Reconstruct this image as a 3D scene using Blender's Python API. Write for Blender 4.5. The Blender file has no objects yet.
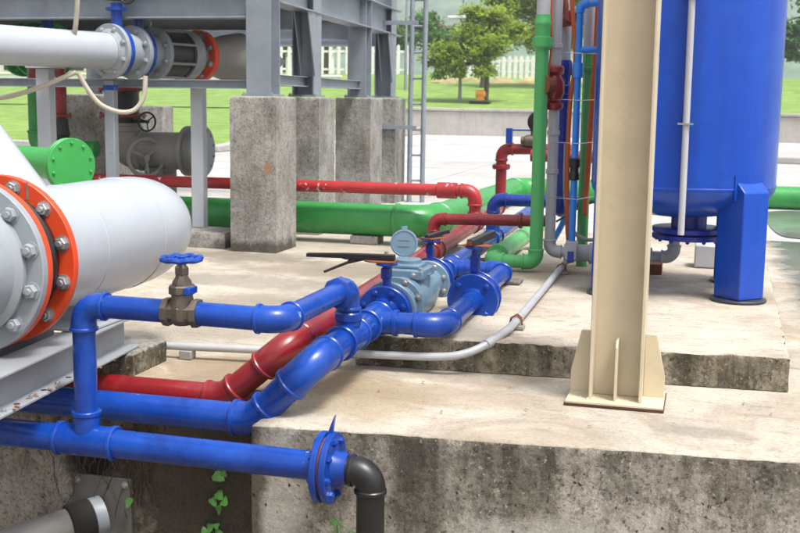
import bpy, math, random
from mathutils import Vector, Matrix, noise, Quaternion
random.seed(7)
S = bpy.context.scene
COL = S.collection
V = Vector
R = math.radians

# ------------------------------------------------------------------ camera
cam_d = bpy.data.cameras.new('camera')
cam = bpy.data.objects.new('camera', cam_d)
COL.objects.link(cam)
cam_d.sensor_width = 36.0
cam_d.lens = 1130.0 / 800.0 * 36.0
cam_d.clip_start = 0.05
cam_d.clip_end = 4000
cam.matrix_world = (Matrix.Translation((0, 0, 1.22)) @ Matrix.Rotation(R(15.1), 4, 'Z')
                    @ Matrix.Rotation(math.pi / 2 - math.atan(168.5 / 1130.0), 4, 'X') @ Matrix.Rotation(R(0.8), 4, 'Z'))
cam_d.dof.use_dof = True
cam_d.dof.focus_distance = 5.0
cam_d.dof.aperture_fstop = 8.0
S.camera = cam

# ------------------------------------------------------------------ light
SUN_EL, SUN_AZ = 64.0, 122.0            # azimuth measured from +Y towards +X
world = bpy.data.worlds.new('World')
S.world = world
world.use_nodes = True
wn = world.node_tree
bg = wn.nodes['Background']
sky = wn.nodes.new('ShaderNodeTexSky')
sky.sky_type = 'NISHITA'
sky.sun_disc = False
sky.sun_elevation = R(SUN_EL)
sky.sun_rotation = R(SUN_AZ)
sky.air_density = 1.0
sky.dust_density = 6.0
sky.ozone_density = 1.0
hs = wn.nodes.new('ShaderNodeHueSaturation')
hs.inputs['Saturation'].default_value = 0.35
wn.links.new(sky.outputs[0], hs.inputs['Color'])
wn.links.new(hs.outputs[0], bg.inputs['Color'])
bg.inputs['Strength'].default_value = 0.15
sun_d = bpy.data.lights.new('sun', 'SUN')
sun_d.energy = 2.5
sun_d.angle = R(12)
sun_d.color = (1.0, 0.965, 0.91)
sun = bpy.data.objects.new('sun', sun_d)
COL.objects.link(sun)
sd = V((math.sin(R(SUN_AZ)) * math.cos(R(SUN_EL)), math.cos(R(SUN_AZ)) * math.cos(R(SUN_EL)), math.sin(R(SUN_EL))))
sun.rotation_euler = sd.to_track_quat('Z', 'Y').to_euler()
S.view_settings.view_transform = 'Standard'
S.view_settings.look = 'None'
S.view_settings.gamma = 1.0
S.view_settings.exposure = 0.76
S.render.engine = 'CYCLES'

# ------------------------------------------------------------------ materials
MATS = {}


def _new(name):
    m = bpy.data.materials.new(name)
    m.use_nodes = True
    MATS[name] = m
    nt = m.node_tree
    return m, nt, nt.nodes['Principled BSDF']


def N(nt, typ, **kw):
    n = nt.nodes.new(typ)
    for k, v in kw.items():
        if k in n.inputs:
            n.inputs[k].default_value = v
        else:
            setattr(n, k, v)
    return n


def pos(nt, scale=(1, 1, 1)):
    g = nt.nodes.new('ShaderNodeNewGeometry')
    if scale == (1, 1, 1):
        return g.outputs['Position']
    mp = N(nt, 'ShaderNodeMapping')
    mp.inputs['Scale'].default_value = scale
    nt.links.new(g.outputs['Position'], mp.inputs['Vector'])
    return mp.outputs[0]


def noi(nt, vec, scale, detail=4, rough=0.55, dist=0.0):
    n = N(nt, 'ShaderNodeTexNoise')
    n.inputs['Scale'].default_value = scale
    n.inputs['Detail'].default_value = detail
    n.inputs['Roughness'].default_value = rough
    n.inputs['Distortion'].default_value = dist
    nt.links.new(vec, n.inputs['Vector'])
    return n.outputs['Fac']


def ramp(nt, fac, stops, interp='LINEAR'):
    r = N(nt, 'ShaderNodeValToRGB')
    cr = r.color_ramp
    cr.interpolation = interp
    while len(cr.elements) < len(stops):
        cr.elements.new(0.5)
    for e, (p, c) in zip(cr.elements, stops):
        e.position = p
        e.color = c if len(c) == 4 else (*c, 1)
    nt.links.new(fac, r.inputs[0])
    return r.outputs[0]


def g(v):
    return (v, v, v, 1)


def mix(nt, fac, a, b, mode='MIX'):
    m = N(nt, 'ShaderNodeMix')
    m.data_type = 'RGBA'
    m.blend_type = mode
    for sock, val in ((0, fac), (6, a), (7, b)):
        if hasattr(val, 'links') or hasattr(val, 'is_output'):
            nt.links.new(val, m.inputs[sock])
        elif sock == 0:
            m.inputs[0].default_value = val
        else:
            m.inputs[sock].default_value = val if len(val) == 4 else (*val, 1)
    return m.outputs[2]


def bump(nt, bsdf, h, strength=0.3, dist=0.01):
    b = N(nt, 'ShaderNodeBump')
    b.inputs['Strength'].default_value = strength
    b.inputs['Distance'].default_value = dist
    nt.links.new(h, b.inputs['Height'])
    nt.links.new(b.outputs[0], bsdf.inputs['Normal'])


def paint(name, col, rough=0.32, var=0.14, chip=None, chip_at=0.70, chip_scale=9.0, dirt=(0.10, 0.08, 0.06), dirt_amt=0.35, metal=0.0, spec=0.5, bmp=0.015, brush=None, coat=0.0, rvar=1.0, fade=None, bamp=0.09):
    m, nt, b = _new(name)
    p = pos(nt)
    n1 = noi(nt, p, 5.0, 5, 0.6)
    c = ramp(nt, n1, [(0.25, [x * (1 - var) for x in col]), (0.75, [min(1, x * (1 + var)) for x in col])])
    if brush:
        nb = noi(nt, pos(nt, brush), 7.0, 6, 0.65, 0.1)
        c = mix(nt, 1.0, c, ramp(nt, nb, [(0.3, g(1 - bamp)), (0.7, g(1 + bamp))]), 'MULTIPLY')
    if fade:
        nf = noi(nt, p, 3.2, 9, 0.72, 0.6)
        c = mix(nt, ramp(nt, nf, [(0.47, g(0)), (0.66, g(0.55))]), c, fade)
    n2 = noi(nt, p, 14.0, 8, 0.72)
    d = ramp(nt, n2, [(0.56, g(0)), (0.80, g(dirt_amt))])
    c = mix(nt, d, c, dirt)
    if chip:
        n3 = noi(nt, p, chip_scale, 7, 0.68, 0.3)
        k = ramp(nt, n3, [(chip_at, g(0)), (chip_at + 0.012, g(1))])
        c = mix(nt, k, c, chip)
    nt.links.new(c, b.inputs['Base Color'])
    n4 = noi(nt, p, 6.0, 5, 0.6)
    rr = ramp(nt, n4, [(0.3, g(max(0.05, rough - 0.04 * rvar))), (0.7, g(rough + 0.10 * rvar))])
    nt.links.new(rr, b.inputs['Roughness'])
    b.inputs['Coat Weight'].default_value = coat
    b.inputs['Coat Roughness'].default_value = 0.12
    b.inputs['Metallic'].default_value = metal
    b.inputs['Specular IOR Level'].default_value = spec
    if bmp:
        bump(nt, b, noi(nt, p, 55.0, 4, 0.6), bmp, 0.006)
    return m


def concrete(name, lo, hi, scale=2.0, stain=None, stain_amt=0.6, streak=0.0, streak_col=(0.035, 0.032, 0.025), pits=0.5, rough=0.85, patch=None, specks=False, wet=None, streak_rng=(0.46, 0.66), zst=0.0):
    m, nt, b = _new(name)
    p = pos(nt)
    n1 = noi(nt, p, scale, 9, 0.65, 0.4)
    c = ramp(nt, n1, [(0.3, lo), (0.68, hi)])
    if stain:
        n2 = noi(nt, p, scale * 0.55, 6, 0.7, 0.9)
        k = ramp(nt, n2, [(0.5, g(0)), (0.66, g(stain_amt))])
        c = mix(nt, k, c, stain)
        n2b = noi(nt, pos(nt, (1, 1.4, 1)), scale * 3.1, 8, 0.72, 1.2)
        k = ramp(nt, n2b, [(0.58, g(0)), (0.74, g(stain_amt * 0.8))])
        c = mix(nt, k, c, [x * 0.55 for x in stain])
    if streak:
        n3 = noi(nt, pos(nt, (1, 1, 0.14)), 6.5, 8, 0.66, 0.15)
        n3b = noi(nt, p, 3.0, 8, 0.7, 0.2)
        mm = N(nt, 'ShaderNodeMath', operation='ADD')
        nt.links.new(n3, mm.inputs[0])
        nt.links.new(n3b, mm.inputs[1])
        hh = N(nt, 'ShaderNodeMath', operation='MULTIPLY')
        nt.links.new(mm.outputs[0], hh.inputs[0])
        hh.inputs[1].default_value = 0.5
        hout = hh.outputs[0]
        if zst:
            sz = N(nt, 'ShaderNodeSeparateXYZ')
            nt.links.new(pos(nt), sz.inputs[0])
            az = N(nt, 'ShaderNodeMath', operation='MULTIPLY_ADD')
            nt.links.new(sz.outputs['Z'], az.inputs[0])
            az.inputs[1].default_value = zst
            nt.links.new(hout, az.inputs[2])
            hout = az.outputs[0]
        k = ramp(nt, hout, [(streak_rng[0], g(0)), (streak_rng[1], g(streak))])
        c = mix(nt, k, c, streak_col)
        n5 = noi(nt, p, 26.0, 8, 0.75)
        k = ramp(nt, n5, [(0.52, g(0)), (0.66, g(streak * 0.8))])
        c = mix(nt, k, c, [x * 0.8 for x in streak_col])
        n8 = noi(nt, pos(nt, (1, 1, 0.55)), 13.0, 12, 0.85, 0.4)
        k = ramp(nt, n8, [(0.52, g(0)), (0.58, g(streak * 0.62))])
        c = mix(nt, k, c, [x * 1.3 for x in streak_col])
        n9 = noi(nt, p, 48.0, 10, 0.85)
        k = ramp(nt, n9, [(0.545, g(0)), (0.575, g(streak * 0.9))])
        c = mix(nt, k, c, [x * 0.5 for x in streak_col])
        n6 = noi(nt, p, 60.0, 4, 0.7)
        k = ramp(nt, n6, [(0.60, g(0)), (0.66, g(0.6))])
        c = mix(nt, k, c, [min(1, x * 1.1) for x in hi])
    if patch:                                   # stains with a place of their own: (centre, radius, colour)
        for (cx, cy, cz, sx, sy, sz, pc, amt) in patch:
            mp = N(nt, 'ShaderNodeMapping')
            mp.inputs['Location'].default_value = (-cx / sx, -cy / sy, -cz / sz)
            mp.inputs['Scale'].default_value = (1 / sx, 1 / sy, 1 / sz)
            nt.links.new(pos(nt), mp.inputs['Vector'])
            ln = N(nt, 'ShaderNodeVectorMath', operation='LENGTH')
            nt.links.new(mp.outputs[0], ln.inputs[0])
            nz = noi(nt, pos(nt), 4.5, 8, 0.7, 0.6)
            ad = N(nt, 'ShaderNodeMath', operation='MULTIPLY_ADD')
            nt.links.new(nz, ad.inputs[0])
            ad.inputs[1].default_value = 1.6
            nt.links.new(ln.outputs['Value'], ad.inputs[2])
            k = ramp(nt, ad.outputs[0], [(0.0, g(amt)), (1.0, g(0))]) if False else None
            sub = N(nt, 'ShaderNodeMapRange')
            sub.inputs['From Min'].default_value = 1.35
            sub.inputs['From Max'].default_value = 1.8
            sub.inputs['To Min'].default_value = amt
            sub.inputs['To Max'].default_value = 0.0
            nt.links.new(ad.outputs[0], sub.inputs['Value'])
            c = mix(nt, sub.outputs[0], c, pc)
    gr_ = noi(nt, p, 75.0, 6, 0.75)
    c = mix(nt, 1.0, c, ramp(nt, gr_, [(0.3, g(0.72)), (0.7, g(1.18))]), 'MULTIPLY')
    if specks:
        ns = noi(nt, pos(nt, (1.0, 3.2, 1.0)), 4.5, 9, 0.75, 0.8)
        c = mix(nt, ramp(nt, ns, [(0.55, g(0)), (0.66, g(0.62))]), c, (0.17, 0.145, 0.115))
        ng = noi(nt, pos(nt, (1.0, 1.6, 1.0)), 11.0, 12, 0.82, 0.6)
        c = mix(nt, ramp(nt, ng, [(0.54, g(0)), (0.60, g(0.34))]), c, (0.20, 0.165, 0.125))
        nh = noi(nt, p, 1.3, 5, 0.6, 0.8)
        c = mix(nt, ramp(nt, nh, [(0.52, g(0)), (0.60, g(0.20))]), c, (0.40, 0.31, 0.22))
        vs = N(nt, 'ShaderNodeTexVoronoi')
        vs.inputs['Scale'].default_value = 13.0
        nt.links.new(pos(nt), vs.inputs['Vector'])
        c = mix(nt, ramp(nt, vs.outputs['Distance'], [(0.035, g(0.85)), (0.075, g(0))]), c, (0.07, 0.06, 0.05))
    if streak:
        vb = N(nt, 'ShaderNodeTexVoronoi')
        vb.inputs['Scale'].default_value = 24.0
        dn = N(nt, 'ShaderNodeVectorMath', operation='ADD')
        nz_ = N(nt, 'ShaderNodeTexNoise')
        nz_.inputs['Scale'].default_value = 30.0
        sc_ = N(nt, 'ShaderNodeVectorMath', operation='SCALE')
        sc_.inputs['Scale'].default_value = 0.03
        nt.links.new(pos(nt), nz_.inputs['Vector'])
        nt.links.new(nz_.outputs['Color'], sc_.inputs[0])
        nt.links.new(pos(nt), dn.inputs[0])
        nt.links.new(sc_.outputs[0], dn.inputs[1])
        nt.links.new(dn.outputs[0], vb.inputs['Vector'])
        kb = ramp(nt, vb.outputs['Distance'], [(0.09, g(0.92)), (0.17, g(0))])
        kb = mix(nt, ramp(nt, noi(nt, p, 6.0, 3), [(0.45, g(0)), (0.55, g(1))]), (0, 0, 0), kb)
        c = mix(nt, kb, c, [x * 0.35 for x in streak_col])
    v = N(nt, 'ShaderNodeTexVoronoi')
    v.inputs['Scale'].default_value = 42.0
    nt.links.new(pos(nt), v.inputs['Vector'])
    pk = ramp(nt, v.outputs['Distance'], [(0.06, g(0.35)), (0.16, g(1))])
    n7 = noi(nt, p, 9.0, 3)
    pk2 = mix(nt, ramp(nt, n7, [(0.5, g(0)), (0.6, g(pits))]), (1, 1, 1), pk)
    c = mix(nt, 1.0, c, pk2, 'MULTIPLY')
    if wet:
        sp = N(nt, 'ShaderNodeSeparateXYZ')
        nt.links.new(pos(nt), sp.inputs[0])
        nw = noi(nt, pos(nt), 2.6, 8, 0.65, 0.5)
        fx = N(nt, 'ShaderNodeMath', operation='MULTIPLY_ADD')
        nt.links.new(nw, fx.inputs[0])
        fx.inputs[1].default_value = 0.55
        nt.links.new(sp.outputs['X'], fx.inputs[2])
        mr = N(nt, 'ShaderNodeMapRange')
        mr.inputs['From Min'].default_value = wet
        mr.inputs['From Max'].default_value = wet + 0.14
        nt.links.new(fx.outputs[0], mr.inputs['Value'])
        fy = N(nt, 'ShaderNodeMath', operation='MULTIPLY_ADD')
        nt.links.new(nw, fy.inputs[0])
        fy.inputs[1].default_value = 2.0
        nt.links.new(sp.outputs['Y'], fy.inputs[2])
        my = N(nt, 'ShaderNodeMapRange')
        my.inputs['From Min'].default_value = 7.4
        my.inputs['From Max'].default_value = 7.9
        nt.links.new(fy.outputs[0], my.inputs['Value'])
        wm_ = N(nt, 'ShaderNodeMath', operation='MULTIPLY')
        nt.links.new(mr.outputs[0], wm_.inputs[0])
        nt.links.new(my.outputs[0], wm_.inputs[1])
        c = mix(nt, wm_.outputs[0], c, mix(nt, 1.0, c, (0.36, 0.38, 0.42), 'MULTIPLY'))
        rw_ = N(nt, 'ShaderNodeMapRange')
        rw_.inputs['To Min'].default_value = rough
        rw_.inputs['To Max'].default_value = 0.16
        nt.links.new(wm_.outputs[0], rw_.inputs['Value'])
    nt.links.new(c, b.inputs['Base Color'])
    b.inputs['Roughness'].default_value = rough
    if wet:
        nt.links.new(rw_.outputs[0], b.inputs['Roughness'])
    b.inputs['Specular IOR Level'].default_value = 0.5 if wet else 0.25
    hN = N(nt, 'ShaderNodeMath', operation='MULTIPLY')
    nt.links.new(noi(nt, p, 18.0, 10, 0.72), hN.inputs[0])
    nt.links.new(pk2, hN.inputs[1])
    bump(nt, b, hN.outputs[0], 0.45, 0.02)
    return m


def plain(name, col, rough=0.6, metal=0.0, var=0.15, scale=12.0, transl=0.0):
    m, nt, b = _new(name)
    p = pos(nt)
    c = ramp(nt, noi(nt, p, scale, 5, 0.6), [(0.3, [x * (1 - var) for x in col]), (0.7, [min(1, x * (1 + var)) for x in col])])
    nt.links.new(c, b.inputs['Base Color'])
    b.inputs['Roughness'].default_value = rough
    b.inputs['Metallic'].default_value = metal
    if transl:
        t = N(nt, 'ShaderNodeBsdfTranslucent')
        nt.links.new(c, t.inputs[0])
        ms = N(nt, 'ShaderNodeMixShader')
        ms.inputs[0].default_value = transl
        nt.links.new(b.outputs[0], ms.inputs[1])
        nt.links.new(t.outputs[0], ms.inputs[2])
        nt.links.new(ms.outputs[0], nt.nodes['Material Output'].inputs[0])
    return m


BLUE = paint('blue_paint', (0.002, 0.040, 0.275), 0.25, 0.24, fade=(0.012, 0.085, 0.44), chip=(0.40, 0.47, 0.60), chip_at=0.69, chip_scale=12, dirt=(0.03, 0.05, 0.14), dirt_amt=0.45, bmp=0.02, coat=.08, spec=.42)
BLUE2 = paint('blue_paint_dark', (0.002, 0.022, 0.22), 0.24, 0.16, chip=(0.30, 0.36, 0.50), chip_at=0.75)
TANK = paint('tank_blue', (0.002, 0.050, 0.37), 0.24, 0.05, spec=.45, rvar=.15, dirt_amt=0.0, bmp=0, brush=(1.6, 1.6, 0.03), bamp=.16, fade=(0.006, 0.075, 0.42))
LBLUE = paint('plastic_light_blue', (0.02, 0.22, 0.72), 0.35, 0.08, dirt_amt=0.15)
NAVY = paint('navy_paint', (0.010, 0.030, 0.30), 0.3, 0.12, dirt_amt=0.15)
RED = paint('red_paint', (0.20, 0.007, 0.010), 0.28, 0.18, coat=.12, fade=(0.30, 0.04, 0.045), chip=(0.50, 0.46, 0.48), chip_at=0.725, chip_scale=7, dirt_amt=0.16)
REDW = paint('red_paint_worn', (0.34, 0.018, 0.020), 0.33, 0.2, chip=(0.60, 0.60, 0.66), chip_at=0.622, chip_scale=12.0)
GREEN = paint('green_paint', (0.040, 0.30, 0.065), 0.35, 0.12, dirt_amt=0.25)
GREEND = paint('green_paint_dark', (0.030, 0.25, 0.052), 0.28, 0.14, chip=(0.5, 0.62, 0.5), chip_at=0.76, dirt_amt=0.3)
GREENP = paint('green_plastic', (0.075, 0.38, 0.11), 0.3, 0.08, dirt_amt=0.12)
WHITEP = paint('grey_white_paint', (0.37, 0.40, 0.44), 0.24, 0.05, dirt=(0.25, 0.22, 0.19), dirt_amt=0.0, bmp=0, rvar=.1)
GREYP = paint('grey_paint', (0.27, 0.30, 0.33), 0.42, 0.10, dirt=(0.14, 0.13, 0.12), dirt_amt=0.4)
GREYD = paint('grey_dull_paint', (0.27, 0.26, 0.245), 0.55, 0.15, dirt_amt=0.4)
ORANGE = paint('orange_paint', (0.62, 0.060, 0.012), 0.38, 0.12, dirt=(0.2, 0.04, 0.02), dirt_amt=0.35)
CREAM = paint('cream_paint', (0.54, 0.47, 0.335), 0.42, 0.09, bmp=0.03, dirt=(0.30, 0.24, 0.15), dirt_amt=0.30, chip=(0.40, 0.33, 0.22), chip_at=0.72, chip_scale=22)
STEEL = paint('galvanised_steel', (0.24, 0.27, 0.31), 0.5, 0.16, dirt=(0.12, 0.12, 0.13), dirt_amt=0.45, metal=0.25)
METERG = paint('meter_grey_blue', (0.15, 0.24, 0.32), 0.28, 0.14, dirt=(0.10, 0.12, 0.14), dirt_amt=0.35)
BRASS = paint('weathered_brass', (0.135, 0.112, 0.088), 0.46, 0.3, dirt=(0.05, 0.04, 0.03), dirt_amt=0.6, metal=0.55)
BOLT = paint('zinc_bolt', (0.42, 0.42, 0.43), 0.35, 0.2, dirt=(0.14, 0.08, 0.05), dirt_amt=0.5, metal=0.75)
BLACK = paint('black_plastic', (0.010, 0.010, 0.011), 0.34, 0.2, dirt=(0.06, 0.055, 0.05), dirt_amt=0.2)
RUST = paint('rusty_steel', (0.20, 0.062, 0.022), 0.8, 0.3, dirt=(0.09, 0.03, 0.015), dirt_amt=0.7)
GPVC = paint('grey_pvc', (0.40, 0.41, 0.44), 0.42, 0.06, dirt=(0.18, 0.16, 0.13), dirt_amt=0.35)
CONDUIT = paint('conduit_steel', (0.42, 0.43, 0.45), 0.4, 0.10, dirt=(0.20, 0.18, 0.16), dirt_amt=0.5, metal=0.2, chip=(0.05, 0.12, 0.5), chip_at=0.77)
CABLE = paint('cable_sheath', (0.40, 0.36, 0.30), 0.55, 0.10, dirt_amt=0.3)
ORHOSE = paint('orange_hose', (0.52, 0.095, 0.015), 0.5, 0.1, dirt_amt=0.2)
BEAMG = paint('beam_grey', (0.27, 0.29, 0.315), 0.4, 0.12, dirt=(0.14, 0.12, 0.09), dirt_amt=0.5, chip=(0.16, 0.07, 0.03), chip_at=0.74)
RUSTD = paint('dark_rust', (0.075, 0.028, 0.016), 0.85, 0.35)
PLATEG = paint('grimy_plate', (0.12, 0.115, 0.105), 0.7, 0.35, dirt=(0.05, 0.035, 0.02), dirt_amt=0.7)
RUBBER = paint('dull_rubber', (0.014, 0.012, 0.010), 0.8, 0.3, dirt=(0.06, 0.04, 0.03), dirt_amt=0.5)
FOOTM = paint('foot_plate_paint', (0.03, 0.03, 0.04), 0.45, 0.4, dirt=(0.2, 0.18, 0.16), dirt_amt=0.5)
PUMPY = paint('pump_orange', (0.62, 0.22, 0.02), 0.5, 0.1)
WHITE = paint('white_plastic', (0.72, 0.72, 0.70), 0.45, 0.05, dirt=(0.4, 0.38, 0.33), dirt_amt=0.3)

FLOOR = concrete('platform_floor', (0.31, 0.275, 0.222, 1), (0.53, 0.48, 0.40, 1), 1.9, stain=(0.21, 0.165, 0.115), stain_amt=0.72, pits=0.8, specks=True, wet=0.78,
                 patch=[(-1.95, 4.55, 0, 0.75, 0.42, 0.5, (0.21, 0.14, 0.07), 0.75), (-1.3, 4.35, 0, 0.35, 0.4, 0.5, (0.30, 0.22, 0.10), 0.5),
                        (0.05, 4.25, 0, 0.20, 0.10, 0.4, (0.16, 0.145, 0.125), 0.45), (-2.2, 7.6, 0, 1.6, 0.5, 0.5, (0.22, 0.18, 0.13), 0.7), (-2.3, 6.2, 0, 0.9, 0.35, 0.5, (0.23, 0.20, 0.16), 0.6), (-2.9, 6.9, 0, 0.8, 0.3, 0.5, (0.20, 0.175, 0.145), 0.6), (-1.0, 4.45, 0, 0.7, 0.22, 0.5, (0.27, 0.21, 0.14), 0.5), (-2.4, 5.4, 0, 0.6, 0.25, 0.5, (0.25, 0.21, 0.16), 0.5),
                        (-3.4, 8.0, 0, 0.7, 0.35, 0.3, (0.12, 0.10, 0.075), 0.6)])
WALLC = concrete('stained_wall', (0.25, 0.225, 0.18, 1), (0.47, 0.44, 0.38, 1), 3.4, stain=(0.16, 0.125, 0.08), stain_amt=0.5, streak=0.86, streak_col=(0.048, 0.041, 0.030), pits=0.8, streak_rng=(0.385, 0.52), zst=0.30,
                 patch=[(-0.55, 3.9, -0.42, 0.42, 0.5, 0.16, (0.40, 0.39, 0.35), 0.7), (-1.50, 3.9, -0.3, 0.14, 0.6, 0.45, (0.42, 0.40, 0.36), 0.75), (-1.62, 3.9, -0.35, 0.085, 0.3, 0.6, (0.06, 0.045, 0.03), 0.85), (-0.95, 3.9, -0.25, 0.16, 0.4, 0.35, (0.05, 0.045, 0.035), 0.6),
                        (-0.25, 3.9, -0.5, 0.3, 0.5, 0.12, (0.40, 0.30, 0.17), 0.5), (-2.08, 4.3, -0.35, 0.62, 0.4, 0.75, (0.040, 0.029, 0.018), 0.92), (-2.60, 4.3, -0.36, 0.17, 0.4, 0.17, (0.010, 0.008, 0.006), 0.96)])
PLINTHW = concrete('plinth_side', (0.17, 0.14, 0.095, 1), (0.46, 0.41, 0.32, 1), 6.0, stain=(0.13, 0.12, 0.05), stain_amt=0.6, streak=0.9, streak_col=(0.045, 0.038, 0.024), pits=0.8, streak_rng=(0.42, 0.54))
PLINTHT = concrete('plinth_top', (0.39, 0.345, 0.28, 1), (0.57, 0.515, 0.43, 1), 1.9, stain=(0.25, 0.205, 0.15), stain_amt=0.55, pits=0.7, specks=True,
                   patch=[(-0.1, 6.4, .15, 0.7, 0.22, 0.3, (0.22, 0.18, 0.13), 0.5), (0.2, 6.6, .15, 0.35, 0.35, 0.3, (0.20, 0.17, 0.12), 0.4), (-0.9, 7.0, .15, 0.35, 0.5, 0.3, (0.28, 0.20, 0.11), 0.5)])
PILLAR = concrete('pillar_concrete', (0.22, 0.207, 0.19, 1), (0.42, 0.405, 0.38, 1), 2.6, stain=(0.22, 0.19, 0.15), stain_amt=0.4, streak=0.72, streak_col=(0.085, 0.074, 0.058), pits=0.5, streak_rng=(0.48, 0.66),
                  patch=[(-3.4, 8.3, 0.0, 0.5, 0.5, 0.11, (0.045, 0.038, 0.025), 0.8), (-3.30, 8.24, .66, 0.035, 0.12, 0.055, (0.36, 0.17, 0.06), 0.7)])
ROADM = concrete('road_concrete', (0.38, 0.38, 0.385, 1), (0.50, 0.495, 0.49, 1), 0.5, stain=(0.26, 0.25, 0.235), stain_amt=0.6, pits=0.1, specks=True)
FARWALL = concrete('retaining_wall_concrete', (0.38, 0.36, 0.33, 1), (0.52, 0.50, 0.46, 1), 0.6, streak=0.35, streak_col=(0.20, 0.18, 0.15), pits=0.1)
PAINTW = plain('white_wall_paint', (0.78, 0.77, 0.74), 0.7)
SOIL = plain('damp_soil', (0.16, 0.12, 0.08), 0.95, var=0.4, scale=3)
LAWN = plain('lawn_green', (0.155, 0.255, 0.045), 0.9, var=0.3, scale=1.6)
LEAF1 = plain('leaf_light', (0.32, 0.42, 0.05), 0.5, var=0.35, scale=1.2, transl=0.58)
LEAF2 = plain('leaf_dark', (0.12, 0.24, 0.06), 0.5, var=0.45, scale=1.0, transl=0.45)
LEAF3 = plain('leaf_mid', (0.22, 0.35, 0.07), 0.5, var=0.4, scale=1.0, transl=0.55)
VINE = plain('vine_leaf', (0.075, 0.23, 0.04), 0.4, var=0.3, scale=30, transl=0.2)
EARTH = plain('dry_bank', (0.30, 0.25, 0.12), 0.95, var=0.4, scale=0.7)
DRY = plain('dry_leaf', (0.24, 0.13, 0.06), 0.8, var=0.5, scale=25)
ROOTM = plain('root_brown', (0.07, 0.045, 0.028), 0.9, var=0.5, scale=14)
BARK = plain('bark', (0.12, 0.085, 0.055), 0.9, var=0.4, scale=10)
HILLM = plain('forest_hill', (0.09, 0.17, 0.09), 0.95, var=0.5, scale=0.08)
DARKM = plain('dark_opening', (0.012, 0.011, 0.010), 0.9)

# ------------------------------------------------------------------ mesh kit
ORG = {}


def frame(d):
    d = d.normalized()
    up = V((0, 0, 1)) if abs(d.z) < 0.95 else V((0, 1, 0))
    a = d.cross(up).normalized()
    return a, a.cross(d).normalized()


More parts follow.
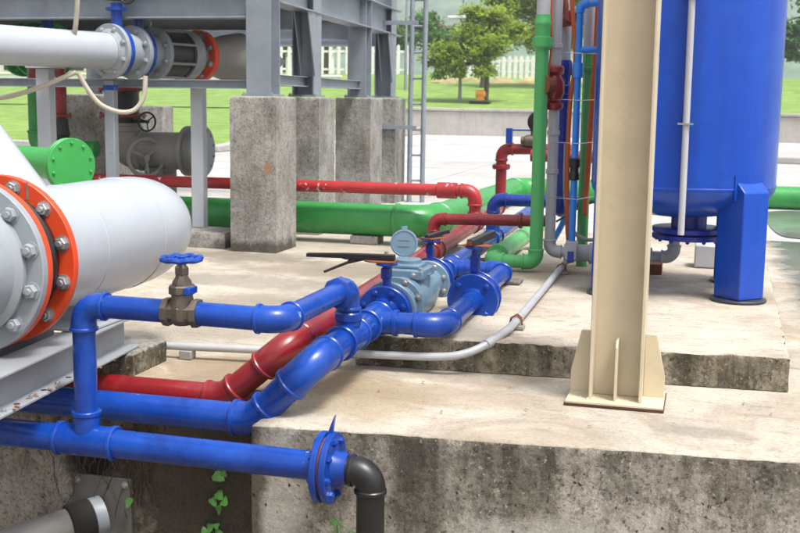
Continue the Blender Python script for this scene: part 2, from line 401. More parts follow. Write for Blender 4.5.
class MB:
    def __init__(self):
        self.v = []
        self.f = []

    def ring(self, c, a, b, r, n, ph=0.0):
        i0 = len(self.v)
        for k in range(n):
            t = 2 * math.pi * k / n + ph
            self.v.append(c + a * (r * math.cos(t)) + b * (r * math.sin(t)))
        return i0

    def bridge(self, i, j, n):
        for k in range(n):
            k2 = (k + 1) % n
            self.f.append((i + k, i + k2, j + k2, j + k))

    def cap(self, i, n, flip=False):
        q = list(range(i, i + n))
        self.f.append(tuple(q if flip else q[::-1]))

    def lathe(self, o, d, prof, n=28, caps=True, ph=0.0):
        o = V(o)
        d = V(d).normalized()
        a, b = frame(d)
        rings = [self.ring(o + d * t, a, b, max(r, 1e-4), n, ph) for t, r in prof]
        for i in range(len(rings) - 1):
            self.bridge(rings[i], rings[i + 1], n)
        if caps:
            self.cap(rings[0], n)
            self.cap(rings[-1], n, True)
        return self

    def cyl(self, p0, p1, r, r1=None, n=24, ch=0.0, ph=0.0):
        p0, p1 = V(p0), V(p1)
        L = (p1 - p0).length
        r1 = r if r1 is None else r1
        pr = [(0, r), (L, r1)] if not ch else [(0, r - ch), (ch, r), (L - ch, r1), (L, r1 - ch)]
        return self.lathe(p0, p1 - p0, pr, n, True, ph)

    def sweep(self, pts, r, n=16, caps=True):
        pts = [V(p) for p in pts]
        rs = r if isinstance(r, (list, tuple)) else [r] * len(pts)
        T = []
        for i in range(len(pts)):
            a = pts[max(i - 1, 0)]
            b = pts[min(i + 1, len(pts) - 1)]
            T.append((b - a).normalized())
        a, b = frame(T[0])
        idx = []
        for i, p in enumerate(pts):
            if i:
                q = T[i - 1].rotation_difference(T[i])
                a = q @ a
                b = q @ b
            idx.append(self.ring(p, a, b, rs[i], n))
        for i in range(len(idx) - 1):
            self.bridge(idx[i], idx[i + 1], n)
        if caps:
            self.cap(idx[0], n)
            self.cap(idx[-1], n, True)
        return self

    def box(self, c, s, M=None):
        i0 = len(self.v)
        for dx in (-.5, .5):
            for dy in (-.5, .5):
                for dz in (-.5, .5):
                    p = V((dx * s[0], dy * s[1], dz * s[2]))
                    if M is not None:
                        p = M @ p
                    self.v.append(V(c) + p)
        for q in ((0, 1, 3, 2), (4, 6, 7, 5), (0, 4, 5, 1), (2, 3, 7, 6), (0, 2, 6, 4), (1, 5, 7, 3)):
            self.f.append(tuple(i0 + k for k in q))
        return self

    def bb(self, lo, hi):
        lo, hi = V(lo), V(hi)
        return self.box((lo + hi) / 2, hi - lo)

    def prism(self, poly, ext):
        """poly: list of points (planar), ext: extrusion vector"""
        i0 = len(self.v)
        n = len(poly)
        ext = V(ext)
        for p in poly:
            self.v.append(V(p))
        for p in poly:
            self.v.append(V(p) + ext)
        self.f.append(tuple(range(i0 + n - 1, i0 - 1, -1)))
        self.f.append(tuple(range(i0 + n, i0 + 2 * n)))
        for k in range(n):
            k2 = (k + 1) % n
            self.f.append((i0 + k, i0 + k2, i0 + n + k2, i0 + n + k))
        return self

    def mesh(self, name, mat, origin=V((0, 0, 0)), ang=38):
        me = bpy.data.meshes.new(name)
        me.from_pydata([tuple(p - origin) for p in self.v], [], self.f)
        me.validate()
        fix_normals(me)
        me.materials.append(mat)
        if ang:
            me.shade_smooth()
            me.set_sharp_from_angle(angle=R(ang))
        return me

    def build(self, name, mat, parent=None, bevel=0.0, ang=38, label=None, kind=None):
        if parent is not None:
            org = ORG[parent.name]
        else:
            xs = [p.x for p in self.v]
            ys = [p.y for p in self.v]
            org = V(((min(xs) + max(xs)) / 2, (min(ys) + max(ys)) / 2, min(p.z for p in self.v)))
        o = bpy.data.objects.new(name, self.mesh(name, mat, org, ang))
        COL.objects.link(o)
        if parent is not None:
            o.parent = parent
        else:
            o.location = org
        ORG[o.name] = org
        if bevel:
            md = o.modifiers.new('bevel', 'BEVEL')
            md.width = bevel
            md.segments = 2
            md.limit_method = 'ANGLE'
            md.angle_limit = R(40)
            md.harden_normals = False
        if label:
            o['label'] = label
        if kind:
            o['kind'] = kind
        return o


def fix_normals(me):
    import bmesh
    bm = bmesh.new()
    bm.from_mesh(me)
    bmesh.ops.recalc_face_normals(bm, faces=bm.faces)
    bm.to_mesh(me)
    bm.free()


def inst(me, name, M, parent):
    o = bpy.data.objects.new(name, me)
    COL.objects.link(o)
    org = ORG[parent.name]
    o.parent = parent
    o.matrix_basis = Matrix.Translation(-org) @ M
    ORG[o.name] = org
    return o


def thing(name, label, cat, loc, group=None):
    o = bpy.data.objects.new(name, None)
    COL.objects.link(o)
    o.location = V(loc)
    o.empty_display_size = 0.05
    o['label'] = label
    o['category'] = cat
    if group:
        o['group'] = group
    ORG[o.name] = V(loc)
    return o


def tag(o, label, cat, group=None):
    o['label'] = label
    o['category'] = cat
    if group:
        o['group'] = group
    return o


def struct(o):
    o['kind'] = 'structure'
    return o


# ------------------------------------------------------------------ pipe kit
_boltcache = {}


def boltmesh(mat, s):
    k = (mat.name, round(s, 4))
    if k not in _boltcache:
        b = MB()
        b.lathe((0, 0, 0), (0, 0, 1), [(0, s * 1.25), (s * 0.16, s * 1.25)], 12)
        b.lathe((0, 0, s * 0.16), (0, 0, 1), [(0, s), (s * 0.62, s), (s * 0.74, s * 0.84)], 6)
        b.lathe((0, 0, s * 0.7), (0, 0, 1), [(0, s * 0.5), (s * 0.42, s * 0.5), (s * 0.5, s * 0.4)], 8)
        _boltcache[k] = b.mesh('bolt', mat, ang=30)
    return _boltcache[k]


def orient(o, d, spin=0.0):
    q = V((0, 0, 1)).rotation_difference(V(d).normalized())
    return Matrix.Translation(V(o)) @ q.to_matrix().to_4x4() @ Matrix.Rotation(spin, 4, 'Z')


def flange(root, c, d, r, th, mat, bolts=8, brad=None, bs=0.012, bmat=None, sides=(1, -1), hub=None, name='flange', ph=0.0, label=None):
    """disc centred at c, axis d; bolts are sub-parts"""
    c = V(c)
    d = V(d).normalized()
    m = MB()
    ch = min(0.003, th * 0.25)
    m.lathe(c - d * th / 2, d, [(0, r - ch), (ch, r), (th - ch, r), (th, r - ch)], 48)
    if hub:
        hr, hl = hub
        if hl > 0:
            m.lathe(c + d * th / 2 * 0.9, d, [(0, hr * 1.25), (hl * 0.6, hr * 1.06), (hl, hr * 1.04)], 32)
        else:
            m.lathe(c - d * th / 2 * 0.9, -d, [(0, hr * 1.25), (-hl * 0.6, hr * 1.06), (-hl, hr * 1.04)], 32)
    f = m.build(name, mat, root, label=label)
    a, b = frame(d)
    brad = brad or r * 0.78
    me = boltmesh(bmat or mat, bs)
    for s in sides:
        for k in range(bolts):
            t = 2 * math.pi * (k + 0.5) / bolts + ph
            p = c + a * (brad * math.cos(t)) + b * (brad * math.sin(t)) + d * (s * (th / 2 - 0.0006))
            inst(me, 'bolt', orient(p, d * s, t + random.uniform(0, 1)), f)
    return f


def collar(root, c, d, r, w, mat, name='collar'):
    c = V(c)
    d = V(d).normalized()
    e = min(w * 0.3, r * 0.06)
    return MB().lathe(c - d * w / 2, d, [(0, r * 0.9), (0, r - e), (e, r), (w - e, r), (w, r - e), (w, r * 0.9)], 32).build(name, mat, root)


def arc(P, d0, d1, rb, seg=12):
    """points of the fillet arc at vertex P; returns pts"""
    d0, d1 = d0.normalized(), d1.normalized()
    a = d0.angle(d1)
    t = rb * math.tan(a / 2)
    ps = P - d0 * t
    nrm = (d1 - d0 * d0.dot(d1)).normalized()
    cen = ps + nrm * rb
    ax = d0.cross(d1).normalized()
    out = []
    for i in range(seg + 1):
        q = Quaternion(ax, a * i / seg)
        out.append(cen + q @ (ps - cen))
    return out


def run(root, pts, r, mat, bend=2.2, er=1.10, cr=1.22, sock=0.7, n=28, collars=True, plain_elbow=False):
    """straight pipes between elbows; elbows carry collars as sub-parts"""
    pts = [V(p) for p in pts]
    cur = pts[0]
    for i in range(1, len(pts)):
        end = pts[i]
        if i < len(pts) - 1:
            d0 = (pts[i] - pts[i - 1]).normalized()
            d1 = (pts[i + 1] - pts[i]).normalized()
            A = arc(pts[i], d0, d1, bend * r)
            s0 = A[0] - d0 * (sock * r)
            s1 = A[-1] + d1 * (sock * r)
            e = MB().sweep([s0] + A + [s1], r * er, n).build('elbow', mat, root)
            if collars:
                w = r * 0.34
                collar(e, s0 + d0 * w * 0.4, d0, r * cr, w, mat)
                collar(e, s1 - d1 * w * 0.4, d1, r * cr, w, mat)
            nxt = s1 - d1 * (0.2 * r)
            end = s0 + d0 * (0.2 * r)
        MB().cyl(cur, end, r, n=n).build('pipe', mat, root)
        if i < len(pts) - 1:
            cur = nxt


def tee(root, c, d, bd, r, mat, L=1.9, BL=2.0, br=None, er=1.12, cr=1.24):
    c, d, bd = V(c), V(d).normalized(), V(bd).normalized()
    br = br or r
    m = MB()
    m.cyl(c - d * L * r, c + d * L * r, r * er, n=32)
    t = m.build('tee', mat, root)
    MB().cyl(c, c + bd * BL * r, br * er, n=32).build('branch', mat, t)
    w = r * 0.36
    collar(t, c - d * (L * r - w * .4), d, r * cr, w, mat)
    collar(t, c + d * (L * r - w * .4), d, r * cr, w, mat)
    collar(t, c + bd * (BL * r - w * .4), bd, br * cr, w, mat)
    return t


def smooth_path(pts, seg=8):
    pts = [V(p) for p in pts]
    out = []
    for i in range(len(pts) - 1):
        p0 = pts[max(i - 1, 0)]
        p1 = pts[i]
        p2 = pts[i + 1]
        p3 = pts[min(i + 2, len(pts) - 1)]
        for k in range(seg):
            t = k / seg
            out.append(0.5 * ((2 * p1) + (p2 - p0) * t + (2 * p0 - 5 * p1 + 4 * p2 - p3) * t * t + (3 * p1 - p0 - 3 * p2 + p3) * t ** 3))
    out.append(pts[-1])
    return out


def hbeam(m, p0, p1, h, w, tf, tw, up):
    """add an H profile between p0 and p1 to MB m; up = direction of section height (web runs along up)"""
    p0, p1 = V(p0), V(p1)
    d = (p1 - p0).normalized()
    u = V(up)
    u = (u - d * u.dot(d)).normalized()
    s = d.cross(u).normalized()
    H, W = h / 2, w / 2
    a, b = tw / 2, tf
    prof = [(-W, -H), (W, -H), (W, -H + b), (a, -H + b), (a, H - b), (W, H - b), (W, H), (-W, H), (-W, H - b), (-a, H - b), (-a, -H + b), (-W, -H + b)]
    i0 = len(m.v)
    n = len(prof)
    for p in (p0, p1):
        for x, y in prof:
            m.v.append(p + s * x + u * y)
    for k in range(n):
        k2 = (k + 1) % n
        m.f.append((i0 + k, i0 + k2, i0 + n + k2, i0 + n + k))
    for base in (i0, i0 + n):
        for q in ((0, 1, 2, 11), (2, 3, 10, 11), (3, 4, 9, 10), (4, 5, 8, 9), (5, 6, 7, 8)):
            m.f.append(tuple(base + k for k in q))
    return m


# ------------------------------------------------------------------ setting
def slab(name, poly, z0, z1, mats, amp=0.006, cell=0.05, maxlen=None):
    """concrete body with a worn, uneven top edge. mats = (top, side)"""
    import bmesh
    n = len(poly)
    cen = V((sum(p[0] for p in poly) / n, sum(p[1] for p in poly) / n, 0))
    me = bpy.data.meshes.new(name)
    bm = bmesh.new()
    # side rings: list of heights from top down
    per = []
    for i in range(n):
        a, b = V((*poly[i], 0)), V((*poly[(i + 1) % n], 0))
        L = (b - a).length
        c = cell if (maxlen is None or (a.y < maxlen and b.y < maxlen)) else 0.5
        k = max(1, int(L / c))
        nr = V(((b - a).y, -(b - a).x, 0)).normalized()
        for j in range(k):
            per.append((a.lerp(b, j / k), nr if j else None))
    ctr = len(per)
    nrm = []
    for i in range(ctr):
        a, b = per[i - 1][0], per[(i + 1) % ctr][0]
        t = (b - a).normalized()
        nrm.append(V((t.y, -t.x, 0)))
    rows = [(0.0, 0.016), (0.003, 0.006), (0.009, 0.001), (0.022, 0.0), (0.035, 0.0)]
    zz = 0.035
    while zz < min(z1 - z0, 0.7) - 0.05:
        zz += 0.05
        rows.append((zz, 0.0))
    rows.append((z1 - z0, 0.0))
    grid = []
    for (dz, ins) in rows:
        ring = []
        for (p, _), nm in zip(per, nrm):
            q = p - nm * ins
            q = V((q.x, q.y, z1 - dz))
            e = noise.noise(q * 9.0) * amp + noise.noise(q * 37.0) * amp * 0.9 + noise.noise(q * 90.0) * amp * 0.5
            big = max(0, noise.noise(V((p.x * 5, p.y * 5, 3.3))) - 0.25) * 0.03 if dz < 0.03 else 0
            q = q - nm * (abs(e) + big) + V((0, 0, (e * 0.5 - big * 0.5) if 0 < dz < 0.03 else (-abs(e) * 0.3 - big * .4 if dz == 0 else 0)))
            ring.append(bm.verts.new(q - V((cen.x, cen.y, z0))))
        grid.append(ring)
    for i in range(len(grid) - 1):
        for k in range(ctr):
            k2 = (k + 1) % ctr
            f = bm.faces.new((grid[i][k], grid[i + 1][k], grid[i + 1][k2], grid[i][k2]))
            f.material_index = 1 if i >= 2 else 0
    from mathutils.geometry import delaunay_2d_cdt
    ov, oe, of, orv, ore, orf = delaunay_2d_cdt([V((q.co.x, q.co.y)) for q in grid[0]], [], [list(range(ctr))], 1, 1e-6)
    mp_ = [grid[0][r[0]] if r else bm.verts.new((p.x, p.y, z1 - z0)) for p, r in zip(ov, orv)]
    for t in of:
        try:
            f = bm.faces.new([mp_[k] for k in t])
            f.material_index = 0
        except ValueError:
            pass
    bmesh.ops.recalc_face_normals(bm, faces=bm.faces)
    bm.to_mesh(me)
    bm.free()
    me.materials.append(mats[0])
    me.materials.append(mats[1])
    me.shade_smooth()
    me.set_sharp_from_angle(angle=R(50))
    o = bpy.data.objects.new(name, me)
    COL.objects.link(o)
    o.location = (cen.x, cen.y, z0)
    ORG[o.name] = V((cen.x, cen.y, z0))
    return o


def sheet(name, x0, x1, y0, y1, nx, ny, zf, mat):
    m = MB()
    for j in range(ny + 1):
        for i in range(nx + 1):
            x = x0 + (x1 - x0) * i / nx
            y = y0 + (y1 - y0) * j / ny
            m.v.append(V((x, y, zf(x, y))))
    for j in range(ny):
        for i in range(nx):
            a = j * (nx + 1) + i
            m.f.append((a, a + 1, a + nx + 2, a + nx + 1))
    return m.build(name, mat, ang=60)


struct(sheet('ground', -1500, 1500, -300, 1500, 30, 30, lambda x, y: -1.25, SOIL))
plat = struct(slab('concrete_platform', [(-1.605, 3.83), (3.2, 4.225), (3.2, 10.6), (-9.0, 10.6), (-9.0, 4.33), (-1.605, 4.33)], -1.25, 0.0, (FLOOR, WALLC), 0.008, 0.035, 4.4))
plinth = slab('tank_plinth', [(-1.52, 4.86), (0.385, 4.97), (0.43, 8.05), (-1.40, 8.05)], 0.001, 0.15, (PLINTHT, PLINTHW), 0.011, 0.03)
tag(plinth, 'low raised concrete plinth with mildewed edge carrying the blue tank', 'plinth')
road = struct(MB().bb((-60, 10.62, -1.25), (60, 38.2, -0.030)).build('road', FARWALL, ang=None))
slabm = MB().bb((-1.985, -2.28, 0), (1.985, 2.28, .017)).mesh('slab', ROADM, ang=None)
for i in range(16):
    for j in range(6):
        inst(slabm, 'slab', Matrix.Translation((-34 + 4.0 * i, 12.92 + 4.6 * j, -.0295 + .0015 * ((i * 7 + j * 3) % 3))), road)


def lawnz(x, y):
    t = max(0, min(1, (y - 38.2) / 26))
    return 0.80 + 1.75 * t * t * (3 - 2 * t) + 0.12 * noise.noise(V((x * .1, y * .1, 0)))


lawn = struct(sheet('lawn', -300, 300, 38.2, 330, 120, 90, lawnz, LAWN))
struct(sheet('lawn', -90, -10.5, 23.2, 39.5, 20, 10, lambda x, y: .07 + max(0, (y - 23.2) / 16.3) * (lawnz(x, 39.5) - .05), LAWN))
kerb = MB().bb((-60, 22.95, -0.01), (-10.35, 23.2, 0.13)).prism([(-10.6, 23.2, -.01), (-10.6, 37.95, -.01), (-10.6, 37.95, .88), (-10.6, 23.2, .13)], (.25, 0, 0)).build('kerb', ROADM, bevel=0.02)
struct(kerb)
rw = MB().bb((-11.2, 38.0, -0.02), (60, 38.35, 0.80)).bb((-11.3, 37.95, 0.80), (60, 38.45, 0.90)).build('retaining_wall', FARWALL, bevel=0.02)
tag(rw, 'long low concrete retaining wall below the grass bank', 'wall')
lk = MB().bb((-10.3, 33.5, -0.01), (-9.6, 38.0, 0.24)).build('low_kerb_wall', FARWALL, bevel=0.03)
tag(lk, 'low concrete kerb block running forward from the retaining wall end', 'kerb block')


def hillz(x, y):
    h = 72 * math.exp(-((y - 620) / 200.0) ** 2) * (0.75 + 0.35 * noise.noise(V((x * 0.004, 1.7, 0))))
    return -1.3 + h + 7 * noise.noise(V((x * .03, y * .03, 0))) * min(1, h / 30) + 5 * noise.noise(V((x * .11, y * .11, 4))) * min(1, h / 30)


struct(sheet('hill', -700, 700, 300, 800, 140, 50, hillz, HILLM))

# ------------------------------------------------------------------ front blue line
r1 = 0.053
YF, ZF = 3.665, -0.072
ft = thing('blue_pipe_line', 'straight blue pipe across the front of the wall ending in a bolted flange', 'pipe', (-2.2, YF, ZF - r1))
XR = -2.2
tee(ft, (XR, YF, ZF), (1, 0, 0), (0, 0, 1), r1, BLUE, 2.3, 2.2, 0.045)
MB().cyl((-7.0, YF, ZF), (XR - r1 * 2.1, YF, ZF), r1).build('pipe', BLUE, ft)
MB().cyl((XR + r1 * 2.1, YF, ZF - .001), (-1.27, YF, ZF - 0.008), r1).build('pipe', BLUE, ft)
flange(ft, (-1.262, YF, ZF - .008), (1, 0, 0), 0.128, 0.024, BLUE, 8, 0.100, 0.0125, sides=(-1,), hub=(r1, -0.03), ph=.2)
MB().lathe((-1.250, YF, ZF - .008), (1, 0, 0), [(0, .112), (.010, .112)], 40).build('gasket', RUST, ft)
flange(ft, (-1.228, YF, ZF - .008), (1, 0, 0), 0.128, 0.024, BLUE, 8, 0.100, 0.0135, sides=(1,), hub=(r1, 0.05), ph=.2)
MB().prism([(-1.250, YF - .006, ZF + .10), (-1.228, YF - .006, ZF + .115), (-1.218, YF - .006, ZF + .185), (-1.232, YF - .006, ZF + .15)], (0, .02, 0)).build('locating_tab', BLUE, ft)
el = thing('drain_elbow', 'black plastic elbow and downpipe bolted onto the blue flange', 'pipe', (-1.10, YF, -1.2))
run(el, [(-1.172, YF, ZF - .009), (-1.085, YF, ZF - .012), (-1.085, YF, -1.2)], 0.050, BLACK, bend=1.15, er=1.06, cr=1.16, sock=0.35)

# ------------------------------------------------------------------ upper bypass (with gate valve)
r2 = 0.043
ZU = 0.447
bp = thing('blue_bypass_pipe', 'blue pipe rising from the front tee and crossing over through a gate valve', 'pipe', (XR, YF, 0.04))
XM0, YM0, SL = -1.405, 3.98, -0.0190


def mx(y):
    return XM0 + SL * (y - YM0)


YT = 4.42
run(bp, [(XR, YF, ZF + r1 * 1.9), (XR, YF, ZU), (-1.862, YF, ZU - .002)], r2, BLUE, bend=1.5, er=1.12, cr=1.25)
run(bp, [(-1.738, YF, ZU - .004), (mx(4.0) - .012, YF, ZU - .008), (mx(YT), YT, ZU - .01), (mx(YT), YT, 0.29)], r2, BLUE, bend=1.45, er=1.14, cr=1.27)
# hexagonal union nut before the drop elbow
MB().lathe((mx(YT), YT - .155, ZU - .01), (0, 1, 0), [(0, r2 * 1.28), (.006, r2 * 1.48), (.055, r2 * 1.48), (.062, r2 * 1.3)], 8).build('union_nut', BLUE, bp)
MB().lathe((mx(YT), YT, 0.297), (0, 0, 1), [(0, r2 * 1.3), (.006, r2 * 1.42), (.034, r2 * 1.42), (.04, r2 * 1.3)], 8).build('union_nut', BLUE, bp)

gv = thing('gate_valve', 'brown weathered gate valve with blue handwheel on the blue bypass pipe', 'valve', (-1.80, YF, ZU))
GX, GZ = -1.80, ZU - .003
b = MB()
b.lathe((GX - .068, YF, GZ), (1, 0, 0), [(0, r2 * 1.22), (.022, r2 * 1.26), (.026, r2 * .98), (.05, r2 * 1.05), (.068, r2 * 1.22), (.086, r2 * 1.05), (.110, r2 * .98), (.114, r2 * 1.26), (.136, r2 * 1.22)], 8, ph=.39)
b.lathe((GX, YF, GZ - .045), (0, 0, 1), [(0, .03), (.02, .046), (.06, .047), (.10, .040), (.118, .037)], 20)
b.build('body', BRASS, gv, ang=30)
b = MB()
b.lathe((GX, YF, GZ + .068), (0, 0, 1), [(0, .044), (.004, .050), (.028, .050), (.033, .045), (.034, .038), (.046, .036), (.060, .025), (.075, .022)], 8)
b.build('bonnet', BRASS, gv, ang=30)
MB().lathe((GX, YF, GZ + .138), (0, 0, 1), [(0, .024), (.003, .027), (.026, .027), (.03, .022), (.042, .015)], 6).build('packing_nut', BRASS, gv, ang=30)
MB().cyl((GX, YF, GZ + .16), (GX, YF, GZ + .205), .0075, n=10).build('stem', BRASS, gv)
MB().bb((GX + .028, YF - .05, GZ + .072), (GX + .052, YF + .02, GZ + .098)).build('paint_mark', BLUE, gv, bevel=.003)
hwz = GZ + .195
hw = MB()
ringp = []
for k in range(64):
    t = 2 * math.pi * k / 64
    rr = .068 + .004 * math.cos(8 * t)
    ringp.append(V((GX + rr * math.cos(t), YF + rr * math.sin(t), hwz + .002 * math.cos(8 * t))))
hw.sweep(ringp + [ringp[0]], .0105, 8, False)
hw.lathe((GX, YF, hwz - .01), (0, 0, 1), [(0, .012), (.004, .016), (.018, .016), (.024, .009)], 12)
for k in range(8):
    t = 2 * math.pi * (k + .5) / 8
    hw.sweep([(GX + .012 * math.cos(t), YF + .012 * math.sin(t), hwz), (GX + .04 * math.cos(t + .1), YF + .04 * math.sin(t + .1), hwz - .005), (GX + .066 * math.cos(t), YF + .066 * math.sin(t), hwz)], .006, 6)
hw.build('handwheel', BLUE, gv)

# ------------------------------------------------------------------ main blue line
rm = 0.060
ZL = 0.222
ZX = -0.028
ml = thing('blue_main_pipe', 'thick blue main pipe rising diagonally and running back to the water meter', 'pipe', (-1.42, 4.6, 0.15))
run(ml, [(-7.0, YM0, ZX), (XM0 - (ZL - ZX), YM0, ZX), (XM0, YM0, ZL), (mx(YT) + .0, YT, ZL)], rm, BLUE, bend=1.7, er=1.13, cr=1.22)
tee(ml, (mx(YT), YT, ZL), (SL, 1, 0), (0, 0, 1), rm, BLUE, 1.9, 1.25, r2)
MB().cyl((mx(4.5), 4.5, ZL), (mx(4.72), 4.72, ZL), rm).build('pipe', BLUE, ml)
YB = 4.80
tee(ml, (mx(YB), YB, ZL), (SL, 1, 0), (1, 0, 0), rm, BLUE, 1.85, 2.0, r2 * 1.12)
Y1 = 5.00
MB().cyl((mx(4.9), 4.9, ZL), (mx(Y1), Y1, ZL), rm).build('pipe', BLUE, ml)
dm = V((SL, 1, 0)).normalized()


def pm(y, z=ZL):
    return V((mx(y), y, z))


flange(ml, pm(Y1), dm, .130, .024, BLUE, 8, .103, .014, sides=(-1,), hub=(rm, -.03))
Y2 = 6.02
flange(ml, pm(Y2), dm, .130, .024, BLUE, 8, .103, .013, sides=(1, -1), hub=(rm, .03))
tee(ml, pm(6.50), dm, (1, 0, 0), rm * .93, BLUE, 2.0, 2.2, r2 * 1.1)
MB().cyl(pm(Y2), pm(6.42), rm * .93).build('pipe', BLUE, ml)
MB().cyl(pm(6.6), pm(7.97), rm * .93).build('pipe', BLUE, ml)
tee(ml, pm(8.08), dm, (0, 0, 1), rm * .93, BLUE, 1.9, 2.4, .045)
MB().cyl(pm(8.18), pm(11.0), rm * .93).build('pipe', BLUE, ml)
run(ml, [pm(8.08, .34), pm(8.08, .50), (-0.80, 8.08, .50)], .044, BLUE2, bend=1.5)

# butterfly valves round the meter


def butterfly(y0, label, lever, tilt):
    root = thing('butterfly_valve', label, 'valve', pm(y0, ZL - .12))
    MB().lathe(pm(y0) - dm * .026, dm, [(0, .118), (.003, .122), (.049, .122), (.052, .118)], 40).build('body', BLUE2, root)
    MB().cyl(pm(y0, ZL + .11), pm(y0, ZL + .225), .021, n=16).bb(pm(y0, ZL + .16) - V((.02, .026, 0)), pm(y0, ZL + .16) + V((.02, .026, .05))).build('neck', BLUE2, root, bevel=.003)
    MB().lathe(pm(y0, ZL + .222), (0, 0, 1), [(0, .048), (.003, .052), (.012, .052), (.014, .048)], 24).build('top_plate', BLUE, root)
    # rusty notch plate
    a = lever
    M = Matrix.Rotation(a, 3, 'Z')
    poly = [V((-.045, -.045, 0)), V((.06, -.055, 0)), V((.105, -.02, 0)), V((.105, .02, 0)), V((.06, .055, 0)), V((-.045, .045, 0))]
    c = pm(y0, ZL + .237)
    MB().prism([c + M @ p for p in poly], (0, 0, .007)).build('notch_plate', RUST, root, bevel=.001)
    return root, M, c


b1, M, c = butterfly(Y1 + .042, 'blue butterfly valve with long black lever in front of the water meter', math.pi, 0)
tiltm = Matrix.Rotation(R(-2.0), 3, 'Y')
lv = MB()
def LP(x, y, z): return c + tiltm @ V((x, y, z))
prof = [(0.04, .008), (-.20, .010), (-.22, .016), (-.395, .020), (-.395, .038), (-.20, .040), (.04, .036)]
lv.prism([LP(x, -.016, z) for x, z in prof], (0, .032, 0))
lv.build('lever', BLACK, b1, bevel=.004)
MB().sweep([LP(-.11, 0, .012), LP(-.19, -.01, -.004), LP(-.30, -.035, -.047)], [.006, .007, .006], 8).build('trigger', BLACK, b1)
MB().cyl(LP(-.178, -.02, .004), LP(-.178, .02, .004), .008, n=10).build('pivot_pin', BLACK, b1)
MB().cyl(LP(.0, 0, .03), LP(0, 0, .05), .011, n=6).build('bolt', BOLT, b1)
b2, M, c = butterfly(Y2 - .042, 'blue butterfly valve with short dark lever behind the water meter', 1.05, 0)
d2 = V((math.cos(1.05), math.sin(1.05), .10)).normalized()
s2 = V((-d2.y, d2.x, 0)).normalized()
MB().prism([c + s2 * a + V((0, 0, h)) - d2 * .03 for a, h in ((-.020, .008), (.020, .008), (.015, .028), (-.015, .028))], d2 * .17).build('lever', BLACK, b2, bevel=.004)

# ------------------------------------------------------------------ water meter
wm = thing('water_meter', 'grey-blue cast water meter with its round lid flipped open', 'water meter', pm(5.5, ZL - .14))
ya, yb = Y1 + .07, Y2 - .07
flange(wm, pm(ya + .012), dm, .137, .024, METERG, 8, .112, .013, bmat=BOLT, sides=(1,))
flange(wm, pm(ya + .16), dm, .139, .022, METERG, 8, .122, .014, bmat=BOLT, sides=(-1, 1))
flange(wm, pm(yb - .012), dm, .122, .024, METERG, 8, .098, .013, bmat=BOLT, sides=(-1,))
L = yb - ya
m = MB()
m.lathe(pm(ya + .02), dm, [(0, .085), (.05, .082), (.10, .10), (.15, .118), (L * .38, .126), (L * .52, .128), (L * .66, .118), (L - .17, .098), (L - .10, .082), (L - .04, .085)], 40)
m.build('body', METERG, wm)
m = MB()
zt = ZL + .118
m.lathe(pm(ya + L * .45, ZL + .05), (0, 0, 1), [(0, .115), (.068, .115), (.075, .12)], 36)
m.build('throat', METERG, wm)
pc = pm(ya + L * .45, zt)
top = MB().box(pc + V((0, 0, .014)), (.22, .25, .05))
top.build('cover_plate', METERG, wm, bevel=.008)
MB().box(pc + V((0, 0, .049)), (.16, .18, .022)).build('register_base', METERG, wm, bevel=.008)
bm_ = boltmesh(BOLT, .013)
for sx in (-1, 1):
    for sy in (-1, 1):
        inst(bm_, 'bolt', orient(pc + V((sx * .094, sy * .108, .038)), (0, 0, 1), sx), wm)
for sx in (-.07, .06):
    inst(bm_, 'bolt', orient(pc + V((sx, -.1245, .014)), (0, -1, 0), .3), wm)
# counter ring and opened lid
MB().lathe(pc + V((.0, .0, .058)), (0, 0, 1), [(0, .068), (.018, .068), (.022, .062), (.022, .05)], 32).build('register_ring', METERG, wm)
lidc = pc + V((-.03, .03, .152))
ld = V((.16, -1, .14)).normalized()
lid = MB().lathe(lidc - ld * .007, ld, [(0, .064), (.003, .070), (.011, .070), (.013, .066), (.0132, .061), (.010, .059), (.010, .0)], 40).build('lid', METERG, wm)
a_, b_ = frame(ld)
for k, (w, h, dy) in enumerate(((.058, .006, .017), (.058, .006, -.014))):
    Mx = Matrix((a_, b_, ld)).transposed()
    MB().box(lidc + ld * .0045 + b_ * dy, (w, h, .003), Mx).build('marking', STEEL, lid)
MB().box(lidc + b_ * .076, (.03, .02, .012), Matrix((a_, b_, ld)).transposed()).build('tab', METERG, lid, bevel=.002)
MB().cyl(lidc - b_ * .076 - a_ * .025, lidc - b_ * .076 + a_ * .025, .010, n=12).box(lidc - b_ * .080, (.028, .03, .016), Matrix((a_, b_, ld)).transposed()).build('hinge', METERG, lid)

# ------------------------------------------------------------------ side loop round the meter
sl = thing('blue_side_loop', 'blue pipe loop passing the water meter on the tank side', 'pipe', (-1.1, 5.5, 0.16))
XB = -1.092
rb = 0.049
def pb(y, z=ZL): return V((XB - .016 * (y - 4.78), y, z))
run(sl, [(mx(YB) + .115, YB, ZL), (XB, YB, ZL), pb(5.62)], rb, BLUE, bend=1.9, er=1.14, cr=1.22)
flange(sl, pb(5.50), (0, 1, 0), .130, .022, BLUE, 4, .100, .0155, sides=(-1,), hub=(rb, -.03))
flange(sl, pb(5.60), (0, 1, 0), .130, .022, BLUE, 4, .100, .0155, sides=(1,), hub=(rb, .03))
run(sl, [pb(5.60), pb(6.49), (mx(6.5) + .12, 6.49, ZL)], rb * 1.04, BLUE, bend=1.15, er=1.16, cr=1.24)
sv = thing('butterfly_valve', 'blue butterfly valve with square dark handle stub on the side loop', 'valve', pb(5.55, ZL - .12))
MB().lathe(pb(5.513), (0, 1, 0), [(0, .120), (.003, .124), (.071, .124), (.074, .12)], 40).build('body', BLUE2, sv)
